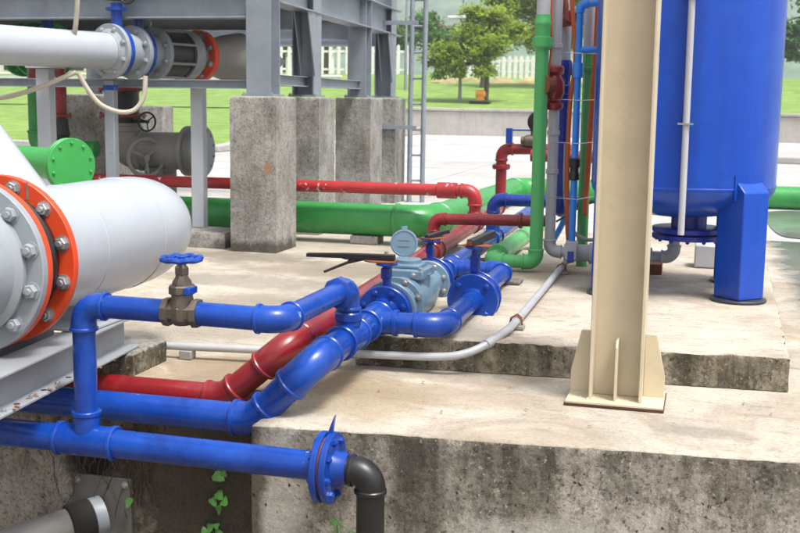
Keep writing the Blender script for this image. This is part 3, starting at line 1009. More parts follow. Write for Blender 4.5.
MB().cyl(pb(5.55, ZL + .11), pb(5.55, ZL + .255), .022, n=16).bb(pb(5.55, ZL + .135) - V((.022, .024, 0)), pb(5.55, ZL + .135) + V((.022, .024, .085))).build('neck', BLUE2, sv, bevel=.003)
c = pb(5.55, ZL + .254)
MB().lathe(c, (0, 0, 1), [(0, .05), (.010, .053), (.012, .05)], 24).build('top_plate', BLUE, sv)
poly = [V((-.07, -.035, 0)), V((.07, -.05, 0)), V((.085, .01, 0)), V((.03, .06, 0)), V((-.05, .05, 0))]
MB().prism([c + p + V((0, 0, .013)) for p in poly], (0, 0, .006)).build('notch_plate', RUST, sv, bevel=.001)
d2 = V((.42, .9, .16)).normalized()
s2 = V((d2.y, -d2.x, 0)).normalized()
MB().prism([c + s2 * a + V((0, 0, h)) - d2 * .05 for a, h in ((-.024, .020), (.024, .020), (.020, .055), (-.020, .055))], d2 * .20).build('handle_stub', BLACK, sv, bevel=.004)
MB().box(c - d2 * .051 + V((0, 0, .038)), (.03, .006, .022), Matrix.Rotation(-.42, 3, 'Z')).build('socket', RUST, sv)

# ------------------------------------------------------------------ red lines
rr_ = 0.056
rl = thing('red_main_pipe', 'red main pipe rising beside the blue main and running back in parallel', 'pipe', (-1.65, 5, 0.15))
YR, ZRX = 4.215, -0.02
XRL = -1.60
RSL = -0.040
def rx(y): return XRL + RSL * (y - YR)
def pr(y, z=ZL): return V((rx(y), y, z))
run(rl, [(-7.0, YR, ZRX), (XRL - .285, YR, ZRX), (XRL, YR, ZL), pr(7.12)], rr_, RED, bend=1.9, er=1.14, cr=1.22)
tee(rl, pr(7.22), (RSL, 1, 0), (0, 0, 1), rr_, RED, 1.8, 1.9, .042)
run(rl, [pr(7.22, .32), pr(7.22, .435), (-0.93, 7.22, .452)], .038, RED, bend=1.5)
flange(rl, (-1.145, 7.22, .4475), (1, 0, 0), .052, .02, RED, 6, .043, .005)
MB().cyl(pr(7.3), pr(8.82), rr_).build('pipe', RED, rl)
tee(rl, pr(8.92), (RSL, 1, 0), (0, 0, 1), rr_, RED, 1.8, 1.7, .05)
run(rl, [pr(9.0), pr(10.42), pr(10.42, .60)], rr_ * .9, RED, bend=1.6)
flange(rl, pr(10.42, .60), (0, 0, 1), .085, .035, RED, 6, .07, .008)
run(rl, [pr(10.42, .60), pr(10.42, .765), (-1.2, 10.42, .775)], .05, RED, bend=1.5)
bgp = thing('red_cross_pipe', 'worn red pipe with flaking paint crossing behind the concrete pillar', 'pipe', (-4, 8.92, 0.4))
run(bgp, [(-9.0, 8.92, .46), (rx(8.92), 8.92, .487), pr(8.92, .30)], .049, REDW, bend=1.7, er=1.16, cr=1.3)
collar(bgp, (-2.02, 8.92, .485), (1, 0, 0), .066, .16, REDW, 'coupling')
# small valve and gauge on the red riser
vr = thing('ball_valve', 'small brass ball valve with blue lever on the red riser elbow', 'valve', (-1.6, 10.42, .83))
MB().lathe((-1.66, 10.36, .85), (1, 0, 0), [(0, .035), (.03, .035), (.04, .05), (.10, .055), (.16, .05), (.17, .035), (.2, .035)], 12).build('body', BRASS, vr)
MB().cyl((-1.56, 10.36, .88), (-1.56, 10.36, .94), .014, n=8).build('stem', BRASS, vr)
MB().bb((-1.80, 10.34, .82), (-1.74, 10.38, .96)).bb((-1.76, 10.345, .935), (-1.54, 10.375, .95)).build('lever', BLUE, vr, bevel=.004)
gg = thing('pressure_gauge', 'small round black pressure gauge above the brass ball valve', 'gauge', (-1.54, 10.40, .95))
MB().lathe((-1.50, 10.37, 1.02), (-.25, -1, 0), [(0, .09), (.012, .095), (.05, .095), (.055, .085)], 28).build('case', BLACK, gg)
MB().cyl((-1.49, 10.40, .86), (-1.49, 10.40, .94), .015, n=8).build('stem', BRASS, gg)

# ------------------------------------------------------------------ green lines
gl = thing('large_green_pipe', 'large green pipe passing behind the pillar then turning back to the road', 'pipe', (-3, 9.0, 0.07))
run(gl, [(-9.0, 9.10, .20), (-2.2, 9.10, .20), (-2.28, 14.0, .12), (8.0, 14.0, .12)], .135, GREEND, bend=1.8, er=1.04, cr=1.10, sock=.4)
for x, y in ((-4.6, 9.1), (-2.6, 9.1)):
    pass
gv2 = thing('green_riser_pipe', 'light green pipe coming back along the floor and rising beside grey pipes', 'pipe', (-1.0, 7.0, .15))
XG = -1.005
run(gv2, [(-1.29, 9.3, .215), (-1.29, 6.98, .215), (XG, 6.98, .215), (XG, 6.98, 1.60)], .041, GREENP, bend=1.35, er=1.16, cr=1.27)
MB().cyl((-1.29, 7.22, .215), (-1.29, 9.3, .215), .062, n=28).build('sleeve', GREENP, gv2)
collar(gv2, (-1.29, 7.24, .215), (0, 1, 0), .072, .05, GREENP)
MB().lathe((XG, 6.98, 1.52), (0, 0, 1), [(0, .045), (.02, .062), (.075, .062), (.08, .045), (.14, .047), (.15, .05), (.17, .05), (.18, .045), (.21, .045)], 28).build('union', GREENP, gv2)
MB().cyl((XG, 6.98, 1.68), (XG, 6.98, 2.9), .042).build('upper_pipe', GPVC, gv2)

# ------------------------------------------------------------------ cluster of risers by the tank
gp = thing('grey_pvc_pipe', 'grey plastic riser turning along the plinth towards the tank', 'pipe', (-.9, 7.05, .2))
run(gp, [(-.934, 7.08, 2.9), (-.934, 7.08, .275), (-.17, 7.08, .275), (-.17, 7.08, .46)], .033, GPVC, bend=1.6, er=1.2, cr=1.35)
MB().cyl((-.84, 7.08, .275), (-.30, 7.08, .275), .054).build('sleeve', GPVC, gp)
collar(gp, (-.80, 7.08, .275), (1, 0, 0), .066, .05, GPVC)
collar(gp, (-.66, 7.08, .275), (1, 0, 0), .066, .05, GPVC)
for z in (.78, 1.02, 1.55):
    collar(gp, (-.934, 7.08, z), (0, 0, 1), .040, .03, GPVC)
np_ = thing('navy_riser_pipe', 'dark blue riser with a blue coupling between grey and orange lines', 'pipe', (-.86, 7.2, .5))
run(np_, [(-.900, 7.25, 1.25), (-.900, 7.25, .52), (-.900, 7.9, .52)], 0.042, NAVY, bend=1.5)
MB().lathe((-.903, 7.25, 1.25), (0, 0, 1), [(0, .042), (.01, .052), (.06, .052), (.07, .042), (.12, .044), (.13, .052), (.2, .052), (.22, .044)], 8).build('coupling', NAVY, np_)
MB().cyl((-.906, 7.25, 1.46), (-.906, 7.25, 2.9), 0.042).build('upper_pipe', GPVC, np_)
lb = thing('light_blue_pipe', 'light blue plastic pipe with black union dropping to the grey manifold', 'pipe', (-.79, 6.95, .33))
XL = -.784
run(lb, [(XL, 6.98, .33), (XL, 6.98, 1.79), (-.40, 6.98, 1.82)], .021, LBLUE, bend=1.8, er=1.3, cr=1.35)
MB().lathe((XL, 6.98, .735), (0, 0, 1), [(0, .026), (.005, .034), (.04, .034), (.05, .028), (.075, .028), (.085, .036), (.13, .036), (.135, .026)], 10).build('union', BLACK, lb)
MB().cyl((XL, 6.98, 1.52), (-.45, 7.02, 1.53), .020, n=20).build('branch', LBLUE, lb)
collar(lb, (XL, 6.98, 1.40), (0, 0, 1), .032, .09, LBLUE)
MB().bb((XL - .035, 6.94, .245), (XL + .035, 7.02, .36)).build('clamp', GPVC, lb, bevel=.004)
MB().bb((XL - .018, 6.925, .235), (XL + .018, 6.94, .30)).build('clamp_handle', NAVY, lb, bevel=.003)
gr2 = thing('green_riser_pipe', 'slim green riser with a collar and grey upper section beside the tank', 'pipe', (-.73, 7.3, .2))
MB().cyl((-.762, 7.38, .15), (-.762, 7.38, 1.46), .036).build('pipe', GREENP, gr2)
MB().lathe((-.762, 7.38, 1.40), (0, 0, 1), [(0, .034), (.01, .055), (.03, .055), (.032, .042), (.12, .042), (.122, .052), (.15, .052), (.16, .04)], 24).build('union', GREENP, gr2)
MB().cyl((-.762, 7.38, 1.55), (-.762, 7.38, 2.9), .040).build('upper_pipe', GPVC, gr2)
h1 = MB().sweep(smooth_path([(-.860, 7.10, 2.9), (-.850, 7.08, 1.9), (-.812, 7.06, 1.5), (-.835, 7.07, 1.2), (-.84, 7.08, .9), (-.83, 7.1, .45), (-.81, 7.2, .2)]), .014, 10).build('orange_hose', ORHOSE)
tag(h1, 'thin orange hose hanging between the navy and light blue pipes', 'hose')
h2 = MB().sweep(smooth_path([(-.705, 7.3, 2.6), (-.712, 7.3, 1.6), (-.722, 7.28, 1.2), (-.73, 7.26, .8), (-.735, 7.22, .58), (-.73, 7.2, .5)]), [.018] * 40 + [.010] * 1, 10).build('orange_hose', ORHOSE)
tag(h2, 'thick orange hose hanging beside the slim green riser', 'hose')
h6 = MB().sweep(smooth_path([(-.955, 7.0, 2.9), (-.960, 7.0, 1.8), (-.955, 7.01, 1.55), (-.972, 7.02, 1.3), (-.975, 7.02, 1.05)]), .007, 8).build('orange_hose', ORHOSE)
tag(h6, 'very thin orange tube running beside the light green riser', 'hose')
h3 = MB().sweep(smooth_path([(-.87, 7.2, .95), (-.86, 7.18, .62), (-.80, 7.12, .42), (-.72, 7.1, .36), (-.64, 7.15, .34), (-.58, 7.3, .2)]), .012, 10).build('grey_hose', GREYD)
tag(h3, 'grey flexible hose curling down to the grey manifold', 'hose')
h4 = MB().sweep(smooth_path([(-.95, 7.5, .42), (-.80, 7.45, .52), (-.68, 7.4, .57), (-.45, 7.35, .58)]), .007, 8).build('black_cable', BLACK)
tag(h4, 'thin black cable strung low behind the grey riser', 'cable')
h5 = MB().sweep(smooth_path([(-1.0, 7.7, .25), (-.92, 7.6, .40), (-.86, 7.5, .55), (-.84, 7.4, .62)]), .02, 10).build('light_blue_hose', LBLUE)
tag(h5, 'pale blue flexible hose rising behind the grey riser', 'hose')
rv = thing('check_valve', 'rust red cast valve body on the grey riser beside the light green riser', 'valve', (-.95, 7.3, 1.15))
MB().lathe((-.940, 7.075, 1.16), (0, 0, 1), [(0, .05), (.02, .062), (.04, .062), (.05, .04), (.10, .066), (.17, .066), (.21, .045), (.23, .062), (.26, .062), (.27, .05)], 20).build('body', RED, rv)
MB().lathe((-.955, 7.03, 1.31), (-.6, -1, 0), [(0, .05), (.05, .05), (.06, .06), (.08, .06)], 16).build('bonnet', RUST, rv)
MB().sweep([(-1.005 + .035 * math.cos(t * .4), 7.04, 1.30 + .075 * math.sin(t * .4)) for t in range(17)], .007, 6).build('hand_loop', RUST, rv)
rvb = thing('check_valve', 'rust red valve with spoked wheel high on the grey upper pipes', 'valve', (-.9, 7.15, 1.66))
MB().lathe((-.925, 7.16, 1.67), (0, 0, 1), [(0, .04), (.02, .058), (.05, .058), (.07, .04), (.12, .05), (.18, .04), (.2, .055), (.24, .055)], 16).build('body', RUST, rvb)
MB().lathe((-.87, 7.18, 1.72), (.2, -1, .2), [(0, .05), (.03, .05), (.035, .035), (.06, .035)], 14).build('bonnet', RED, rvb)
r3 = thing('red_branch_pipe', 'short red pipe crossing low behind the light blue pipe', 'pipe', (-.8, 8.3, .9))
MB().cyl((-1.30, 8.6, .80), (-.45, 8.6, .80), .045).build('pipe', RED, r3)
flange(r3, (-1.03, 8.6, .80), (1, 0, 0), .08, .03, RED, 6, .065, .008)
wires = thing('tie_wire', 'thin tie wire bundling the risers beside the tank', 'wire', (-.8, 7.1, .6))
for z in (1.50, 1.22, .96, .62):
    MB().sweep([(-.95, 7.04, z), (-.86, 6.955, z + .004), (-.76, 6.95, z), (-.64, 7.25, z + .01)], .0025, 5).build('strand', BOLT, wires)

# ------------------------------------------------------------------ floor conduit
cd = thing('grey_conduit', 'thin grey metal conduit along the floor bending up onto the plinth', 'conduit', (-1.2, 4.85, .03))
pth = [V((-2.62, 4.70, .055)), V((-2.0, 4.755, .06)), V((-1.40, 4.79, .072)), V((-1.12, 4.805, .080)), V((-1.0, 4.825, .098)), V((-.91, 4.885, .135)), V((-.855, 5.0, .170)), V((-.832, 5.16, .186)), V((-.835, 6.0, .19)), V((-.843, 7.0, .19)), V((-.835, 7.25, .195)), V((-.72, 7.45, .21)), V((-.45, 7.60, .22))]
MB().sweep(smooth_path(pth, 10), .0185, 16).build('pipe', CONDUIT, cd)
for p, d in (((-.838, 7.05, .19), (0, 1, 0)), ((-1.50, 4.786, .070), (1, .03, 0)), ((-.9, 4.90, .142), (.5, .8, .3))):
    collar(cd, p, d, .023, .05, CONDUIT, 'coupling')
for (x, y) in ((-.832, 5.20), (-.842, 6.98)):
    MB().bb((x - .035, y - .03, .150), (x + .04, y + .035, .168)).build('pad', GREYD, cd, bevel=.003)
    MB().sweep([(x - .03, y, .168), (x - .024, y, .20), (x, y, .216), (x + .024, y, .20), (x + .03, y, .168)], .005, 6).sweep([(x - .028, y + .012, .168), (x - .024, y + .012, .20), (x + .005, y + .01, .218), (x + .026, y + .012, .20)], .004, 6).build('clip', RUST, cd)
for p, d in (((-2.3, 4.73), 0), ((-1.75, 4.771), 0)):
    MB().bb((p[0] - .03, p[1] - .03, .001), (p[0] + .03, p[1] + .03, .042)).build('pad', GREYD, cd, bevel=.004)

# pipe rests
for nm, (x, y), lab in (('pipe_rest', (-1.118, 6.52), 'small grey concrete block under the far elbow of the blue loop'),):
    o = MB().bb((x - .07, y - .07, .152), (x + .10, y + .08, .171)).build(nm, PILLAR, bevel=.006)
    tag(o, lab, 'block')
for i, (x, y, z0, zt_, lab) in enumerate(((mx(5.25), 5.25, .151, .098, 'concrete rest under the inlet end of the water meter'), (mx(7.4), 7.4, .151, .160, 'concrete rest under the blue main behind the meter'), (rx(5.6), 5.6, .001, .165, 'concrete rest under the red main beside the meter'), (rx(8.0), 8.0, .001, .165, 'concrete rest under the red main near the green riser'))):
    if zt_ < z0:
        continue
    o = MB().bb((x - .07, y - .05, z0), (x + .07, y + .05, zt_)).build('pipe_rest', PILLAR, bevel=.006)
    tag(o, lab, 'block')
for i, (x, lab) in enumerate(((-4.6, 'concrete saddle block under the large green pipe left of the pillar'), (-2.75, 'concrete saddle block under the large green pipe right of the pillar'))):
    o = MB().bb((x - .12, 9.0, .001), (x + .12, 9.2, .07)).build('pipe_rest', PILLAR, bevel=.008)
    tag(o, lab, 'block')

# ------------------------------------------------------------------ blue tank
TX, TY, TR = -.135, 6.70, .515
tk = thing('pressure_tank', 'large upright blue pressure tank standing on four box legs', 'tank', (TX, TY, .15))
m = MB()
prof = [(0, .001), (.004, .10)]
for k in range(1, 13):
    t = k / 12 * math.pi / 2
    prof.append((.185 * (1 - math.cos(t)) + .004, max(.1, TR * math.sin(t) ** .9)))
prof += [(.20, TR), (1.9, TR)]
for k in range(1, 13):
    t = k / 12 * math.pi / 2
    prof.append((1.9 + .2 * math.sin(t), max(.002, TR * math.cos(t))))
m.lathe((TX, TY, .565), (0, 0, 1), prof, 96)
m.build('shell', TANK, tk, ang=60)
MB().lathe((TX, TY, .752), (0, 0, 1), [(0, TR - .01), (0, TR + .0015), (.003, TR + .0035), (.010, TR + .0035), (.013, TR + .0015), (.013, TR - .01)], 96).build('weld_seam', TANK, tk)
MB().lathe((TX + .05, TY, .44), (0, 0, 1), [(0, .20), (.004, .205), (.028, .205), (.030, .16), (.032, .10), (.15, .10)], 48).build('bottom_nozzle', NAVY, tk)
MB().lathe((TX + .05, TY, .478), (0, 0, 1), [(0, .20), (.004, .205), (.028, .205), (.03, .2)], 48).build('bottom_flange', NAVY, tk)
for k in range(12):
    t = 2 * math.pi * k / 12
    inst(boltmesh(NAVY, .012), 'bolt', orient((TX + .05 + .178 * math.cos(t), TY + .178 * math.sin(t), .4395), (0, 0, -1)), tk)
a = .335
for sx in (-1, 1):
    for sy in (-1, 1):
        cx, cy = TX + sx * a, TY + sy * a
        M = Matrix.Rotation(math.pi / 4, 3, 'Z')
        w = .185
        # box leg with slanted shoulder leaning to the shell
        lg = MB()
        ang = math.atan2(sy, sx)
        er_ = V((math.cos(ang), math.sin(ang), 0))
        et = V((-er_.y, er_.x, 0))
        # square section rotated so that an edge faces outwards, as bent plate legs do
        c0 = V((cx, cy, 0))
        h = .093
        A = [c0 + er_ * h + et * h, c0 + er_ * h - et * h, c0 - er_ * h - et * h, c0 - er_ * h + et * h]
        base = [p + V((0, 0, .166)) for p in A]
        top = [p + V((0, 0, .745)) for p in A]
        tip = [A[0] - er_ * .055 + V((0, 0, .80)), A[1] - er_ * .055 + V((0, 0, .80)), A[2] + V((0, 0, .80)), A[3] + V((0, 0, .80))]
        i0 = len(lg.v)
        lg.v += base + top + tip
        for lv0 in (0, 4):
            for k in range(4):
                k2 = (k + 1) % 4
                lg.f.append((i0 + lv0 + k, i0 + lv0 + k2, i0 + lv0 + 4 + k2, i0 + lv0 + 4 + k))
        lg.f.append((i0 + 3, i0 + 2, i0 + 1, i0))
        lg.f.append((i0 + 8, i0 + 9, i0 + 10, i0 + 11))
        L_ = lg.build('leg', TANK, tk, bevel=.006)
        MB().lathe((cx, cy, .1505), (0, 0, 1), [(0, .146), (.003, .15), (.011, .15), (.015, .146)], 32).build('foot_plate', FOOTM, L_)
        # reinforcing pad on the shell
        pad = MB()
        na = 10
        for zz in (.70, .835):
            for rr in (TR - .002, TR + .007):
                for k in range(na + 1):
                    t = ang + (k / na - .5) * .42
                    pad.v.append(V((TX + rr * math.cos(t), TY + rr * math.sin(t), zz)))
        n1_ = na + 1
        for k in range(na):
            pad.f.append((n1_ + k, n1_ + k + 1, 3 * n1_ + k + 1, 3 * n1_ + k))
            pad.f.append((2 * n1_ + k, 2 * n1_ + k + 1, 3 * n1_ + k + 1, 3 * n1_ + k))
            pad.f.append((k, k + 1, n1_ + k + 1, n1_ + k))
        pad.f.append((0, n1_, 3 * n1_, 2 * n1_))
        pad.f.append((na, n1_ + na, 3 * n1_ + na, 2 * n1_ + na))
        pad.build('pad', TANK, L_)
ang = math.atan2(-TR, .008)
cpx, cpy = TX + (TR + .028) * math.cos(R(-88)), TY + (TR + .028) * math.sin(R(-88))
tc = thing('tank_conduit', 'slim pale conduit clamped upright on the front of the blue tank', 'conduit', (cpx, cpy, .55))
MB().cyl((cpx - .0, cpy, .52), (cpx - .005, cpy, 2.45), .0175, n=20).build('pipe', GPVC, tc)
for z in (1.105, 1.75):
    MB().bb((cpx - .045, cpy - .024, z - .004), (cpx + .035, cpy - .010, z + .006)).bb((cpx - .045, cpy - .02, z - .004), (cpx - .038, cpy + .03, z + .006)).build('clip', BOLT, tc)
ub = MB().bb((-.05, 7.55, .152), (.09, 7.75, .30)).build('small_box', GPVC, bevel=.01)
tag(ub, 'small pale grey box on the plinth behind the tank', 'box')
ub = MB().bb((-.42, 7.15, .152), (-.24, 7.3, .215)).build('timber_offcut', RUST, bevel=.004)
tag(ub, 'short brown offcut lying under the grey pipe below the tank', 'offcut')

# ------------------------------------------------------------------ cream column
cl = thing('steel_column', 'cream painted steel H column on a bolted-down base plate with gussets', 'column', (-.31, 4.62, 0.001))
CX, CY = -.312, 4.615
MB().bb((CX - .199, 4.466, .001), (CX + .197, 4.756, .0085)).build('rust_shim', RUSTD, cl)
MB().bb((CX - .195, 4.47, .0087), (CX + .193, 4.75, .0192)).build('base_plate', CREAM, cl, bevel=.002)
m = MB()
hbeam(m, (CX, CY, .0195), (CX - .006, CY, 3.6), .212, .20, .013, .009, (1, 0, 0))
m.build('shaft', CREAM, cl, bevel=.003)
for s in (-1, 1):
    x0 = CX + s * .107
    x1 = CX + s * .190
    MB().prism([(x0, CY - .006, .0195), (x1, CY - .006, .0195), (x1, CY - .006, .115), (x0 + s * .045, CY - .006, .285), (x0, CY - .006, .285)], (0, .012, 0)).build('gusset', CREAM, cl, bevel=.0015)
for s in (-1, 1):
    MB().prism([(CX - .005, CY + s * .006, .0195), (CX - .005, CY + s * .105, .0195), (CX - .005, CY + s * .105, .24), (CX - .005, CY + s * .085, .265), (CX - .005, CY + s * .006, .265)], (.010, 0, 0)).build('stiffener', CREAM, cl, bevel=.0015)
for sx in (-1, 1):
    m = MB()
    for k in range(26):
        t = k / 25
        y_ = CY - .10 + .2 * t
        m.lathe((CX + sx * (.108 + .004 * noise.noise(V((k * .7, sx, 0)))), y_, .018), (0, 0, 1), [(0, .008), (.005 + .003 * random.random(), .004), (.009, .001)], 6)
    m.build('weld_bead', CREAM, cl)
m = MB()
for k in range(70):
    x = CX + random.choice((-.098, -.006, .006, .098)) + random.gauss(0, .006) if k < 40 else CX + random.uniform(-.19, .19)
    y_ = CY - (random.uniform(.0, .10) if k < 40 else random.uniform(.02, .14))
    rr = random.uniform(.002, .0055)
    m.lathe((x, y_, .0188), (0, 0, 1), [(0, rr), (rr * .6, rr * .7), (rr * .9, rr * .15)], 7)
m.build('weld_spatter', CREAM, cl)
for s_ in (-1, 1):
    m = MB()
    for k in range(22):
        x = CX + s_ * (.112 + .075 * k / 21)
        m.lathe((x, CY - .008, .0185), (0, -.5, 1), [(0, .006), (.004, .004), (.006, .001)], 6)
    m.build('weld_bead', CREAM, cl)

# ------------------------------------------------------------------ grey I-beam over the notch
ib = thing('steel_beam', 'light grey steel I-beam with bolted end lying across the notch beside the riser', 'beam', (-2.41, 3.9, .10))
m = MB()
hbeam(m, (-2.295, 2.3, .178), (-2.485, 4.47, .178), .15, .15, .010, .008, (0, 0, 1))
m.build('beam', BEAMG, ib, bevel=.002)
for y_ in (3.35, 3.55, 3.75):
    inst(boltmesh(BOLT, .010), 'bolt', orient((-2.295 - .0876 * (y_ - 2.3) + .05, y_, .1125), (0, 0, 1), y_), ib)
    MB().lathe((-2.295 - .0876 * (y_ + .1 - 2.3) + .045, y_ + .1, .1128), (0, 0, 1), [(0, .012), (.0008, .012)], 14).build('hole', DARKM, ib)
bk = slab('beam_footing', [(-4.6, 4.34), (-2.37, 4.34), (-2.37, 4.66), (-4.6, 4.66)], .001, .1015, (PILLAR, PLINTHW), .008, .03)
tag(bk, 'dark stained concrete footing under the end of the grey I-beam', 'footing')

# ------------------------------------------------------------------ big white pipe with orange joint
BX, BZ = -2.60, .587
bpz = thing('large_white_pipe', 'large pale grey capped pipe with domed end beyond the orange joint', 'pipe', (BX, 4.4, .3))
m = MB()
pf = [(0, .255), (.70, .255), (.95, .254)]
for k in range(1, 15):
    t = k / 14 * math.pi / 2
    pf.append((.95 + .40 * math.sin(t), .254 * math.cos(t) ** .62 if k < 14 else .001))
m.lathe((BX, 3.76, BZ), (0, 1, 0), pf, 72)
m.build('barrel', WHITEP, bpz, ang=60)
MB().lathe((BX, 4.62, BZ), (0, 1, 0), [(0, .25), (0, .2555), (.005, .258), (.012, .258), (.017, .2555), (.017, .25)], 72).build('weld_seam', WHITEP, bpz)
MB().lathe((BX, 4.13, BZ), (.06, 1, 0), [(0, .25), (0, .2555), (.004, .2575), (.009, .2575), (.013, .2555), (.013, .25)], 72).build('weld_seam', WHITEP, bpz)
# branch going up and left
br = MB()
br.cyl((BX - .05, 4.0, BZ + .1), (BX - .62, 4.0, BZ + .78), .16, n=40)
br.build('branch', WHITEP, bpz)
MB().cyl((BX + .10, 3.86, BZ + .225), (BX + .115, 3.86, BZ + .255), .012, n=10).build('plug', STEEL, bpz)
flange(bpz, (BX, 3.752, BZ), (0, 1, 0), .325, .032, ORANGE, 12, .285, .025, bmat=BOLT, sides=(-1,), label='orange ring flange with zinc bolts')
MB().bb((BX + .128, 3.7345, BZ + .235), (BX + .138, 3.7365, BZ + .30)).build('chalk_mark', BOLT, bpz)
# rubber bellows and near flange
jt = thing('expansion_joint', 'black rubber expansion joint between orange rings and a grey flange', 'pipe joint', (BX, 3.62, BZ - .34))
MB().lathe((BX, 3.59, BZ), (0, 1, 0), [(0, .20), (.0, .262), (.03, .268), (.08, .29), (.12, .268), (.145, .262), (.145, .2)], 64).build('bellows', BLACK, jt)
MB().lathe((BX, 3.565, BZ), (0, 1, 0), [(0, .20), (0, .318), (.005, .325), (.026, .325), (.03, .318), (.03, .2)], 64).build('backing_ring', ORANGE, jt)
flange(jt, (BX, 3.545, BZ), (0, 1, 0), .325, .034, GREYP, 12, .285, .027, bmat=GREYP, sides=(-1,), label='grey near flange with painted bolt heads')
MB().lathe((BX, 3.53, BZ), (0, -1, 0), [(0, .258), (.01, .262), (.03, .262), (.05, .238), (.9, .235)], 64).build('neck', GREYP, jt)
# support saddle
sa = thing('pipe_saddle', 'grey steel saddle plate carrying the large white pipe', 'support', (BX, 4.2, .255))
MB().bb((-2.95, 4.02, .256), (-2.40, 4.45, .268)).build('base', WHITEP, sa, bevel=.002)
poly = [(BX - .2, 4.2, .2685), (BX + .17, 4.2, .2685), (BX + .12, 4.2, .36), (BX, 4.2, .328), (BX - .12, 4.2, .36)]
MB().prism(poly, (0, .012, 0)).build('web', WHITEP, sa)
MB().prism([(x, y + .15, z) for x, y, z in poly], (0, .012, 0)).build('web', WHITEP, sa)
ib2 = thing('steel_beam', 'light grey steel I-beam under the large white pipe beside the footing', 'beam', (-2.8, 3.9, .10))
m = MB()
hbeam(m, (-2.78, 2.3, .178), (-2.86, 4.5, .178), .15, .15, .010, .008, (0, 0, 1))
m.build('beam', BEAMG, ib2, bevel=.002)

# ------------------------------------------------------------------ wall pipe below
wp = thing('wall_outlet_pipe', 'grey pipe with square plate and black band coming out of the lower wall', 'pipe', (-2.5, 4.3, -.8))
MB().bb((-2.66, 4.300, -.80), (-2.375, 4.318, -.455)).build('plate', PLATEG, wp, bevel=.003)
for x in (-2.635, -2.40):
    inst(boltmesh(BOLT, .013), 'bolt', orient((x, 4.3005, -.482), (0, -1, 0)), wp)
dW = V((-.62, -.74, -.12)).normalized()
pW = V((-2.515, 4.30, -.63))
MB().lathe(pW, dW, [(0, .088), (.05, .088), (.055, .08)], 32).build('socket', GREYP, wp)
MB().lathe(pW + dW * .05, dW, [(0, .082), (.004, .09), (.10, .09), (.105, .08)], 32).build('rubber_band', RUBBER, wp)
MB().cyl(pW + dW * .14, pW + dW * 1.2, .075, n=32).build('pipe', GREYD, wp)

# ------------------------------------------------------------------ concrete pillars and steel gantry
ROW = [(8.45, 'concrete pillar in front of the large green pipe'), (9.68, 'concrete pillar touching the far side of the large green pipe'), (11.7, 'concrete pillar behind the red cross pipe'), (13.0, 'last concrete pillar beside the ladder')]
def RXF(y): return -3.42 - .066 * (y - 8.45)
RX = -3.42
for i, (y, lab) in enumerate(ROW):
    w, wy, x = .195, .22, RXF(y)
    p = slab('concrete_pillar', [(x - w, y - wy), (x + w, y - wy), (x + w, y + wy), (x - w, y + wy)], .001 if y < 10 else -.011, 1.215, (PILLAR, PILLAR), .004, .04)
    tag(p, lab, 'pillar', None)
gt = thing('steel_gantry', 'grey steel gantry frame standing on concrete pillars', 'gantry', (RX, 10, 1.22))
PW = .205
for i, (y, lab) in enumerate(ROW):
    RX = RXF(y)
    m = MB()
    up = (0, 1, 0) if i % 2 == 0 else (1, 0, 0)
    hbeam(m, (RX, y, 1.2355), (RX, y, 2.62), PW, PW, .012, .009, up)
    m.build('post', STEEL, gt, bevel=.002)
    MB().bb((RX - .13, y - .13, 1.218), (RX + .13, y + .13, 1.235)).build('base_plate', STEEL, gt)
    for sx in (-1, 1):
        inst(boltmesh(STEEL, .012), 'bolt', orient((RX + sx * .115, y - .115, 1.2347), (0, 0, 1)), gt)
    if i % 2:
        MB().prism([(RX + .106, y - .11, 1.95), (RX + .106, y - .11, 1.40), (RX + .106, y - .30, 1.97)], (.012, 0, 0)).build('gusset', STEEL, gt)
        MB().prism([(RX - .02, y - .105, 1.95), (RX - .02, y - .105, 1.40), (RX - .02, y - .30, 1.97)], (.012, 0, 0)).build('gusset', STEEL, gt)
RX = -3.42
m = MB()
hbeam(m, (RXF(8.57) + .02, 8.57, 2.10), (RXF(13.4) + .02, 13.4, 2.10), .30, .19, .014, .009, (0, 0, 1))
m.build('edge_beam', STEEL, gt, bevel=.002)
for k, y in enumerate((8.42, 10.0, 11.75, 13.1)):
    m = MB()
    hbeam(m, (RXF(y) - .11, y, 1.93), (-9.2, y, 1.93), .22, .16, .012, .008, (0, 0, 1))
    m.build('cross_beam', STEEL, gt, bevel=.002)
m = MB()
hbeam(m, (RX - .11, 8.46, 1.31), (-9.2, 8.60, 1.30), .07, .08, .008, .008, (0, 0, 1))
m.build('brace', STEEL, gt)
hbx = MB()
hbeam(hbx, (RXF(8.56), 8.56, 1.35), (RXF(11.6), 11.6, 1.35), .09, .08, .008, .008, (0, 0, 1))
hbx.build('brace', STEEL, gt, bevel=.004)
for k in range(12):
    x1 = RX - .42 - k * .5
    MB().bb((x1 - .49, 8.34, 2.045 + .002 * (k % 2)), (x1, 10.6, 2.060 + .002 * (k % 2))).build('deck_panel', GREYD, gt)
